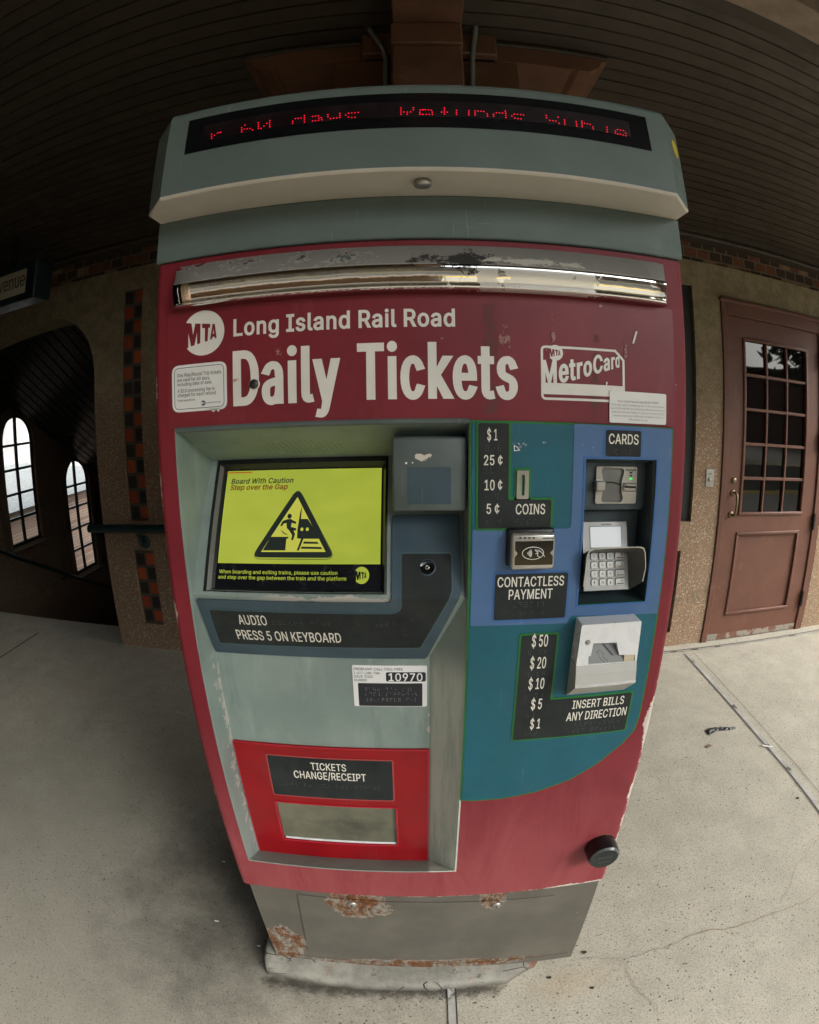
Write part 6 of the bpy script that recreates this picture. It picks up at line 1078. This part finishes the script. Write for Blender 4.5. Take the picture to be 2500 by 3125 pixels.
b = MB(); hx = 2.020; b.tube([(hx, LYD, 1.030), (hx + .002, LYD - .035, 1.035), (hx + .006, LYD - .048, 1.015), (hx + .007, LYD - .05, .96), (hx + .005, LYD - .047, .905), (hx, LYD - .035, .885), (hx - .002, LYD, .888)], .0085, BRASS, 10)
for z in (1.03, .888): b.lathe((hx - .002, LYD, z), [(.022, 0), (.022, .004), (.015, .009), (.0001, .01)], BRASS, 18)
b.build('pull_handle', door)
b = MB(); b.lathe((2.020, LYD, 1.111), [(.019, 0), (.019, .008), (.015, .012), (.0001, .0125)], BRASS, 20); b.build('deadbolt', door)
HNG = flat('hinge_dark', (.03, .028, .025), .5, metal=.5)
for z in (.25, .83, 1.40, 1.98):
    b = MB(); b.box(2.818, 2.846, FD - .008, FD + .004, z - .058, z + .058, HNG, .003); b.tube([(2.826, FD - .008, z - .06), (2.826, FD - .008, z + .06)], .009, HNG, 10); b.build('hinge', door)
# labels stuck inside the door glass
# call plate
b = MB(); b.plate(rnd(rect((1.787, 1.068), (1.847, 1.177)), .002), WY - .006, STEEL, .006)
for sx in (-.007, .007): b.lathe((1.817 + sx, WY - .006, 1.150), [(.0045, 0), (.003, .001), (.0001, .001)], BLACK, 10)
b.lathe((1.816, WY - .006, 1.112), [(.013, 0), (.013, .005), (.008, .008), (.0001, .008)], STEEL, 18); b.build('switch_plate', bld).location = (0, -2.18, 0)

# ------------------------------------------------------------------ stairwell behind the arch
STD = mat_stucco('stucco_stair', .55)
XW = -5.1
b = MB()
def awin(y0, y1, z0, z1, n=8):
    r = (y1 - y0) / 2; cy = (y0 + y1) / 2
    return [(y0, z0), (y1, z0)] + [(cy + r * math.cos(math.pi * i / n), z1 - r + r * math.sin(math.pi * i / n)) for i in range(n + 1)]
WIN = [(4.24, 4.935, .07, 1.775), (5.615, 6.28, -.69, 1.05)]
sidew = [(2.4, -4), (9.5, -4), (9.5, 4), (2.4, 4)]
def sidep(mb, poly, x, mat, thick, holes=()):
    """polygon in (y, z) on the side wall, facing +x"""
    mb.plate([(-y, z) for y, z in poly], lambda a, z: (x, -a, z), mat, 0, holes=[[(-y, z) for y, z in h] for h in holes])
    loops = [poly] + list(holes)
    if thick:
        for h in holes:
            h = ccw(h); m2 = len(h); mb.add([(x, y, z) for y, z in h] + [(x - thick, y, z) for y, z in h], [(i, (i + 1) % m2, m2 + (i + 1) % m2, m2 + i) for i in range(m2)], mat)
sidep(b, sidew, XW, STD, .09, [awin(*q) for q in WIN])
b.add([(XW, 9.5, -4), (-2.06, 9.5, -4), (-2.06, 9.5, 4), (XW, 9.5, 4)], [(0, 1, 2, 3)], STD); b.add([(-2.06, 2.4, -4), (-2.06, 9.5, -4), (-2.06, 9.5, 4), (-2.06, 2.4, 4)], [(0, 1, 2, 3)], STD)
b.box(-5.4, -2.0, 2.40, 2.50, -4, -.02, STD); b.box(-5.4, -4.32, 2.40, 2.5, -.02, 4, STD)
at(b.build('stair_wall', bld))
GRN = paint('dark_green_ceiling', (.05, .058, .055), .25, var=.05, spec=.5)
b = MB(); cw = .145
for i in range(24):
    x0 = XW + i * cw; 
    if x0 > -2.1: break
    yz = [(2.42, 3.05), (9.5, -.95)]
    b.add([(x0 + .014, 2.42, 3.05), (x0 + cw - .014, 2.42, 3.05), (x0 + cw - .014, 9.5, -.95), (x0 + .014, 9.5, -.95)], [(0, 3, 2, 1)], GRN); b.add([(x0 - .014, 2.42, 3.064), (x0 + .014, 2.42, 3.064), (x0 + .014, 9.5, -.936), (x0 - .014, 9.5, -.936)], [(0, 3, 2, 1)], BLACK)
b.box(XW - .3, -1.9, 2.45, 9.6, 3.3, 3.4, BLACK); at(b.build('stair_ceiling', bld))
b = MB()
for i in range(16): y = 2.5 + i * .30; z = -.165 * (i + 1); b.box(XW, -2.06, y, y + .32, z - .3, z, CONC)
b.box(XW, -2.06, 2.21, 2.5, -.3, -.004, CONC)
st = b.build('stair_steps', kind='structure')
WOODG = paint('window_dark_green', (.016, .030, .028), .4, var=.2)
n = M('window_glass')
n.t.nodes.remove(n.b); gb_ = n.t.nodes.new('ShaderNodeMixShader'); tr = n.t.nodes.new('ShaderNodeBsdfTransparent'); gs = n.t.nodes.new('ShaderNodeBsdfGlossy'); gs.inputs['Roughness'].default_value = .03; tr.inputs[0].default_value = (.86, .88, .86, 1); gb_.inputs[0].default_value = .06
n.t.links.new(tr.outputs[0], gb_.inputs[1]); n.t.links.new(gs.outputs[0], gb_.inputs[2]); n.t.links.new(gb_.outputs[0], n.o.inputs[0]); CLEAR = n.m
for (y0, y1, z0, z1) in WIN:
    b = MB(); mp = lambda x: (lambda a, z: (x, -a, z)); xf = XW - .06
    neg = lambda P: [(-y, z) for y, z in P]
    oc = awin(y0 - .14, y1 + .14, z0 - .10, z1 + .14, 14); ic = awin(y0, y1, z0, z1, 14)
    b.plate(neg(oc), mp(XW + .022), STD, holes=[neg(ic)]); 
    oc2, ic2 = ccw(oc), ccw(ic)
    b.add([(XW + .022, y, z) for y, z in oc2] + [(XW, y, z) for y, z in oc2], [((i + 1) % len(oc2), i, len(oc2) + i, len(oc2) + (i + 1) % len(oc2)) for i in range(len(oc2))], STD)
    fi = awin(y0 + .045, y1 - .045, z0 + .05, z1 - .045, 14)
    b.plate(neg(awin(y0 - .01, y1 + .01, z0 - .01, z1 + .01, 14)), mp(xf), WOODG, holes=[neg(fi)]); b.plate(neg(ic), mp(xf + .012), WOODG, holes=[neg(awin(y0 + .025, y1 - .025, z0 + .03, z1 - .025, 14))])
    b.box(xf - .02, xf + .015, (y0 + y1) / 2 - .019, (y0 + y1) / 2 + .019, z0 + .03, z1 - .03, WOODG)
    for i in range(1, 5):
        z = z0 + .05 + (z1 - z0 - .1) * (i / 5.0) * .98; b.box(xf - .018, xf + .013, y0 + .03, y1 - .03, z - .016, z + .016, WOODG)
    b.box(XW - .15, XW + .06, y0 - .12, y1 + .12, z0 - .06, z0 - .01, STD, .008)
    wf = at(b.build('arched_window', bld))
    b = MB(); b.plate(neg(awin(y0 + .03, y1 - .03, z0 + .03, z1 - .03, 14)), mp(xf - .004), CLEAR); b.build('window_glass', wf)
GRAIL = paint('dark_green_rail', (.010, .032, .032), .38, var=.2, spec=.5)
b = MB(); b.tube([(-2.13, WY - .075, .847), (-2.10, WY - .075, .847), (-1.50, WY - .075, .847), (-1.3, WY - .075, .847)], .028, GRAIL, 14)
b.tube([(-1.735, WY, .745), (-1.735, WY - .05, .755), (-1.735, WY - .075, .80), (-1.735, WY - .075, .83)], .012, GRAIL, 10); b.lathe((-1.735, WY, .745), [(.044, 0), (.044, .008), (.03, .014), (.0001, .015)], GRAIL, 20)
o = b.build('stair_handrail'); o['label'] = 'short dark green tube handrail bracketed to the pier left of the machine'; o['category'] = 'handrail'
b = MB(); b.tube([(XW + .09, 2.5, .62), (XW + .09, 3.2, .50), (XW + .09, 9.0, -2.45)], .026, GRAIL, 12)
for y, z in ((3.6, .285), (5.2, -.53), (6.8, -1.35)): b.tube([(XW, y, z - .08), (XW + .09, y, z - .06), (XW + .09, y, z)], .011, GRAIL, 8)
o = b.build('stair_handrail'); o['label'] = 'long dark handrail sloping down the stairwell wall under the arched windows'; o['category'] = 'handrail'
# hanging name sign
SYY = 1.5
b = MB(); ro = thing('hanging_sign', 'dark green framed hanging station sign with cream face reading venue, at the left edge', 'sign', (-2.3, SYY, 2.25))
DG = paint('sign_dark_green', (.010, .026, .026), .35, var=.2)
rl = lambda o: setattr(o, 'location', (2.3, -SYY, -2.25)) or o
b.box(-4.0, -2.052, SYY, SYY + .16, 2.252, 2.475, DG, .008); rl(b.build('housing', ro))
CREAM = flat('cream_face', (.50, .46, .34), .5)
b = MB(); b.plate([(-3.95, 2.292), (-2.124, 2.292), (-2.124, 2.437), (-3.95, 2.437)], SYY - .003, CREAM); fc_ = rl(b.build('sign_face', ro)); b = MB()
tx0 = (-2.3718,2.3655); tx1 = (-2.1283,2.3518)
VX0, VX1 = (-2.3556,2.3556)[0] - .012, (-2.1318,2.3526)[0]; VZ, VH = 2.336, .062
b.text('venue', (VX0, VZ), (VX1, VZ + VH / .72), SYY - .0045, INK, (6, 0))
vw = VX1 - VX0
for u, z, l in ((.03, 1, .11), (.19, 1, .09), (.42, 0, .10), (.55, 0, .10), (.405, 1, .06), (.62, 1, .06), (.745, 1, .06), (.765, 0, .05)): b.box(VX0 + vw * (u - l / 2), VX0 + vw * (u + l / 2), SYY - .0050, SYY - .0046, VZ + z * (VH - .005), VZ + z * (VH - .005) + .005, INK); b.build('lettering', fc_)
b = MB(); b.box(-2.345, -2.315, SYY + .06, SYY + .10, 2.475, 2.708, DG); rl(b.build('hanger', ro)); b = MB(); b.box(-3.80, -3.77, SYY + .06, SYY + .10, 2.475, 2.708, DG); rl(b.build('hanger', ro))

# ------------------------------------------------------------------ canopy
def cz(y): return 2.64 + .1 * (2.18 - y)
can = thing('platform_canopy', 'dark brown timber boarded canopy ceiling over the platform', 'canopy', (0, 0, 2.64))
ca = lambda o: setattr(o, 'location', (0, 0, -2.64)) or o
def mat_boards():
    n = M('brown_boards'); p = n.coord(); x, y, z = n.xyz(p)
    k = ((y - .411) * (1 / .0705)).fl(); sx = (x * .27 + k * .37).fl()
    wn = n.t.nodes.new('ShaderNodeTexWhiteNoise'); n.t.links.new(n.comb(sx, k, 2.0).s, wn.inputs['Vector']); r = V(n, wn.outputs['Value'])
    b = n.mix((.030, .023, .016), (.042, .033, .023), r)
    b = n.mix(b, (.054, .043, .03), n.noise(n.coord(scale=(.35, 6, 6)), 5, 6, .7).rng(.5, .75, 0, .6))
    b = n.mix(b, (.022, .017, .012), n.noise(p, 2.6, 5, .7).rng(.55, .75, 0, .6))
    b = n.mix(b, (.16, .145, .115), n.noise(p, 90, 2, .6).gt(.765) * .7)
    return n.set(base=b, rough=n.noise(p, 9, 4).rng(.3, .7, .38, .68), spec=.4, normal=n.bump(n.noise(n.coord(scale=(.2, 3, 3)), 60, 3), .15, .001))
BOARD = mat_boards()
b = MB(); pw = .0705; y = .411 + pw * 26
CX0, CX1, CYE = -9.0, 3.9, -2.15
GROOVE = flat('board_groove', (.012, .010, .007), .8)
yy = 2.175
k0 = int((2.10 - .411) / pw)
edges = [.411 + pw * k for k in range(int((CYE - .411) / pw), k0 + 1)]
for a, c in zip(edges, edges[1:]):
    h = .0035; j = random.uniform(-.0008, .0008)
    b.add([(CX0, a + h, cz(a) + j), (CX1, a + h, cz(a) + j), (CX1, c - .0025, cz(c) + j), (CX0, c - .0025, cz(c) + j)], [(0, 1, 2, 3)][::1], BOARD)
    b.add([(CX0, c - .0025, cz(c) + .006), (CX1, c - .0025, cz(c) + .006), (CX1, c + h, cz(c) + .006), (CX0, c + h, cz(c) + .006)], [(0, 1, 2, 3)], GROOVE)
ca(b.build('ceiling_boards', can))
b = MB(); b.box(CX0, CX1, edges[-1], 2.20, 2.655, 2.70, BOARD, .004); b.box(CX0, CX1, 2.06, 2.19, 2.625, 2.656, BOARD, .008); b.box(CX0, CX1, CYE - .1, CYE, cz(CYE) - .16, cz(CYE) + .2, BOARD); b.box(CX1, CX1 + .06, CYE, 2.5, 2.62, 3.3, BOARD); ca(b.build('trim_board', can))
b = MB(); b.add([(CX0, CYE - .1, 3.32), (CX1 + .06, CYE - .1, 3.32), (CX1 + .06, 2.6, 3.32), (CX0, 2.6, 3.32)], [(0, 1, 2, 3)], BOARD); b.box(-12, 12, 2.45, 2.6, 2.66, 3.6, BOARD); ca(b.build('roof_deck', can))
# brown timber of the column head
TIM = paint('brown_timber', (.105, .051, .030), .6, var=.18, vscale=6, grain=.2, gscale=160, worn=(.14, .075, .046), wscale=5, wthr=.6)
b = MB(); zc_ = cz(.7) - .003
arm = [(-.572, zc_), (-.572, zc_ - .022), (-.548, zc_ - .030), (-.535, zc_ - .062), (-.505, zc_ - .088), (-.468, zc_ - .094), (-.455, zc_ - .086), (-.450, 2.690), (.520, 2.690), (.525, zc_ - .086), (.545, zc_ - .094), (.585, zc_ - .088), (.620, zc_ - .062), (.634, zc_ - .030), (.658, zc_ - .022), (.658, zc_)]
b.plate(arm, .70, TIM, .36); b.box(-.575, .661, .690, .705, zc_ - .020, zc_ + .002, BOARD, .004)
b.plate([(-.256, 2.50), (.333, 2.50), (.333, 2.692), (-.256, 2.692)], .712, TIM, .3); ca(b.build('cross_beam', can))
b = MB(); b.box(-.168, .265, .665, .98, 2.690, cz(.6) - .002, TIM, .006); b.box(-.066, .136, .52, .72, 1.9, 2.605, TIM, .006); b.box(-.068, .139, .505, .73, 2.603, 2.700, TIM, .004); b.box(-.062, .140, -2.8, .75, 2.702, cz(-1) - .02, TIM, .004)
ca(b.build('beam', can))
b = MB(); b.box(.85, 5.5, .02, .17, cz(.1) - .10, cz(0) + .01, paint('plaster_beam', (.20, .155, .12), .8, var=.2, vscale=12, grain=.3, gscale=80), .004); b.box(.6, 5.5, .17, .285, cz(.28) - .018, cz(.1), BOARD, .004); ca(b.build('soffit_beam', can))
b = MB(); b.box(-.128, .200, .725, 1.05, -.01, 2.62, STUCCO, .01); o = b.build('stucco_column'); o['label'] = 'stucco column standing directly behind the ticket machine'; o['category'] = 'column'
PIPE = paint('grey_conduit', (.17, .19, .175), .4, var=.15, metal=.4)
cl = [(-0.1560,2.8749), (-0.1552,2.8423), (-0.1430,2.7937), (-0.1189,2.7444), (-0.0978,2.7059), (-0.0896,2.6705), (-0.0901,2.5774)]
ys = [.64, .64, .64, .645, .66, .68, .70]
b = MB(); b.tube([(cl[0][0], .64, cl[0][1] + .03)] + [(q[0], y, q[1]) for q, y in zip(cl, ys)] + [(cl[-1][0], .70, 1.9)], .0095, PIPE, 10); o = b.build('metal_conduit'); o['label'] = 'curved grey conduit, left of the brown beam above the machine'; o['category'] = 'pipe'
cr_ = [(0.2013,2.8343), (0.1911,2.7498), (0.1838,2.6930), (0.1786,2.5789)]
b = MB(); b.tube([(cr_[0][0] + .002, .60, cr_[0][1] + .04)] + [(q[0], y, q[1]) for q, y in zip(cr_, (.63, .64, .67, .70))] + [(cr_[-1][0], .70, 1.9)], .0095, PIPE, 10)
b.box(cr_[0][0] - .045, cr_[0][0] + .03, .57, .66, cr_[0][1] - .004, cr_[0][1] + .03, BLACK, .006); o = b.build('metal_conduit'); o['label'] = 'straight grey conduit with dark box at its top, right of the brown beam'; o['category'] = 'pipe'

# ------------------------------------------------------------------ litter on the floor
def tagged(b, name, label, cat, group=None):
    o = b.build(name); o['label'] = label; o['category'] = cat
    if group: o['group'] = group
    return o
b = MB(); c = (1.4989,1.1505); RAG = flat('black_rag', (.012, .012, .014), .4); gv = []
for i in range(15):
    u = i / 14; wd = .022 * (1 - .75 * u) * (.8 + .4 * random.random()) + .003
    for j in range(6):
        v = j / 5 - .5; gv.append((c[0] - .085 + .175 * u + random.uniform(-.004, .004), c[1] + .012 * math.sin(u * 5) + v * 2 * wd, .003 + (1 - 4 * v * v) * .011 * random.uniform(.3, 1)))
b.add(gv, [(i * 6 + j, i * 6 + j + 1, (i + 1) * 6 + j + 1, (i + 1) * 6 + j) for i in range(14) for j in range(5)], RAG)
tagged(b, 'plastic_scrap', 'crumpled black plastic scrap lying on the concrete right of the machine', 'litter')
b = MB(); c = (1.6686,0.9200); b.tube([(c[0] - .022, c[1] + .016, .006), (c[0] + .022, c[1] - .016, .006)], .005, PAPER, 8); b.tube([(c[0] - .030, c[1] + .022, .006), (c[0] - .022, c[1] + .016, .006)], .005, flat('filter_tan', (.45, .28, .12), .8), 8); tagged(b, 'cigarette_butt', 'white cigarette butt lying in the floor joint at the right', 'litter')
for q, lb in (((-1.2814,1.4363), 'white chewing gum fleck on dark floor near the pier'), ((-0.7031,0.4453), 'small white paper fleck on dark floor beside the maroon cabinet'), ((-0.6505,0.1574), 'pale paper fleck on dark floor left of the plinth'), ((-0.4913,0.0850), 'whitish scrap by the left corner of the mortar pad')):
    b = MB(); b.add([(q[0] + random.uniform(.3, 1) * .010 * math.cos(a), q[1] + random.uniform(.3, .8) * .006 * math.sin(a), .003) for a in [j * math.pi / 4 for j in range(8)]], [tuple(range(8))], PAPER); tagged(b, 'paper_fleck', lb, 'litter')
b = MB(); q = (1.3655,1.0326); b.add([(q[0] + random.uniform(.5, 1) * .022 * math.cos(a), q[1] + random.uniform(.4, 1) * .016 * math.sin(a), .004 + random.uniform(0, .008)) for a in [j * math.pi / 4 for j in range(8)]], [tuple(range(8))], flat('dry_leaf', (.16, .10, .05), .8)); tagged(b, 'dry_leaf', 'small brown dry leaf on the floor below the black scrap', 'litter')

# ------------------------------------------------------------------ beyond the windows and behind the camera
HB = mat_brick('street_brick', ((.30, .20, .16), (.36, .26, .21), (.26, .17, .13)), .22, .075, .4)
b = MB(); b.box(-16, -9.6, 3.0, 16, -6, -.25, HB); o = thing('street_house', 'pale brick house seen through the stairwell windows', 'house', (-12, 9, -6)); q_ = b.build('wall', o); q_.location = (12, -9, 6)
b = MB(); RF = paint('roof_shingle', (.30, .31, .315), .9, var=.2); b.add([(-9.3, 2.7, -.25), (-9.3, 16.3, -.25), (-16.3, 16.3, .35), (-16.3, 2.7, .35)], [(0, 1, 2, 3)], RF); b.box(-9.5, -9.3, 7.2, 7.5, -2.2, -.6, flat('dark_gutter', (.05, .055, .065), .5)); q_ = b.build('roof', o); q_.location = (12, -9, 6)
b = MB(); b.box(-34, -30, -10, 40, -6, 5.5, paint('far_render', (.40, .39, .385), .9, var=.25, vscale=.5)); tagged(b, 'far_building', 'pinkish far building across the street beyond the stairwell windows', 'building')
b = MB(); b.add([(-80, -60, -6), (-5.4, -60, -6), (-5.4, 60, -6), (-80, 60, -6)], [(0, 1, 2, 3)], paint('street_asphalt', (.12, .125, .13), .9, var=.3, vscale=.4)); b.build('street', kind='structure')
b = MB(); b.box(-12, 14, -20, -19.4, 0, 4.2, paint('far_plaster', (.36, .32, .27), .9, var=.35, vscale=.7)); tagged(b, 'opposite_station_wall', 'pale plaster wall on the opposite platform, mirrored in the chrome strip', 'wall')
b = MB()
for i in range(34): x = -14 + i * .9; b.box(x, x + .10, -19.2, -12.2, 3.5, 3.62, TIM)
b.add([(-14, -12, 3.62), (17, -12, 3.62), (17, -19.4, 4.3), (-14, -19.4, 4.3)], [(0, 1, 2, 3)], TIM)
for x in (-12, -6, 0, 6, 12): b.box(x - .12, x + .12, -15.6, -15.36, 0, 3.6, TIM)
tagged(b, 'opposite_canopy', 'brown rafters of the canopy over the opposite platform', 'canopy')
RAILY = flat('yellow_rail', (.55, .36, .03), .5)
for x in (-4.2, -1.1, 2.6):
    b = MB()
    for dx in (0, 1.2): b.tube([(x + dx, -11.6, 0), (x + dx, -11.6, 1.1)], .03, RAILY, 8)
    for z in (.55, 1.1): b.tube([(x, -11.6, z), (x + 1.2, -11.6, z)], .03, RAILY, 8)
    o = tagged(b, 'yellow_railing', 'yellow tube railing on the opposite platform edge', 'railing', 'yellow railings on the far platform')
LEAF = paint('foliage', (.035, .06, .02), .7, var=.4, vscale=3)
def tree(x, y, h, r):
    t = thing('tree', 'green leafy tree behind the opposite platform', 'tree', (x, y, 0), 'trees behind the far platform')
    b = MB(); b.tube([(0, 0, 0), (.05, 0, h * .4), (0, .1, h * .75)], [.16, .12, .04], TIM, 8); b.build('trunk', t)
    b = MB()
    for _ in range(900):
        d = Vector((random.gauss(0, 1), random.gauss(0, 1), random.gauss(0, .9))).normalized() * r * random.random() ** .4; c = Vector((0, 0, h * .68)) + d; a = Vector((random.uniform(-1, 1), random.uniform(-1, 1), random.uniform(-1, 1))).normalized(); e = a.orthogonal() * .22; f = a.cross(e).normalized() * .14
        b.add([c - e, c + f, c + e, c - f], [(0, 1, 2, 3)], LEAF)
    b.build('crown', t)
for x, y, h in ((5, -24, 7), (9, -25, 8.5), (12, -23.5, 6.5), (1.5, -26, 8), (13, -8.5, 7.5), (17, -12, 9), (21, -9, 9), (16.5, -5, 8)): tree(x, y, h, h * .33)
b = MB(); b.box(24, 26, -34, 8, -1, 5.2, mat_brick('block_brick', ((.10, .04, .026), (.14, .058, .036), (.16, .08, .05)), .22, .075, .4)); tagged(b, 'brick_block', 'added dark red brick block, darkening the sky mirrored in the door panes', 'building')  # added block, keeps bright low sky out of the door pane reflections
# added walls out of frame that block light and darken the left side
b = MB(); b.box(-9.2, -9.0, CYE, 2.2, 0, 3.3, STUCCO); b.box(-9.0, -1.75, -2.45, -2.27, 0, 3.6, STUCCO); b.box(-1.75, .2, -2.45, -2.27, 0, .85, STUCCO); b.box(-1.75, .2, -2.45, -2.27, 2.0, 3.6, STUCCO); b.box(-1.70, -1.50, -2.2, -.64, 0, 2.9, STUCCO); o = b.build('light_blocker_wall'); o['label'] = 'added stucco walls blocking light on the left, out of frame'; o['category'] = 'wall'
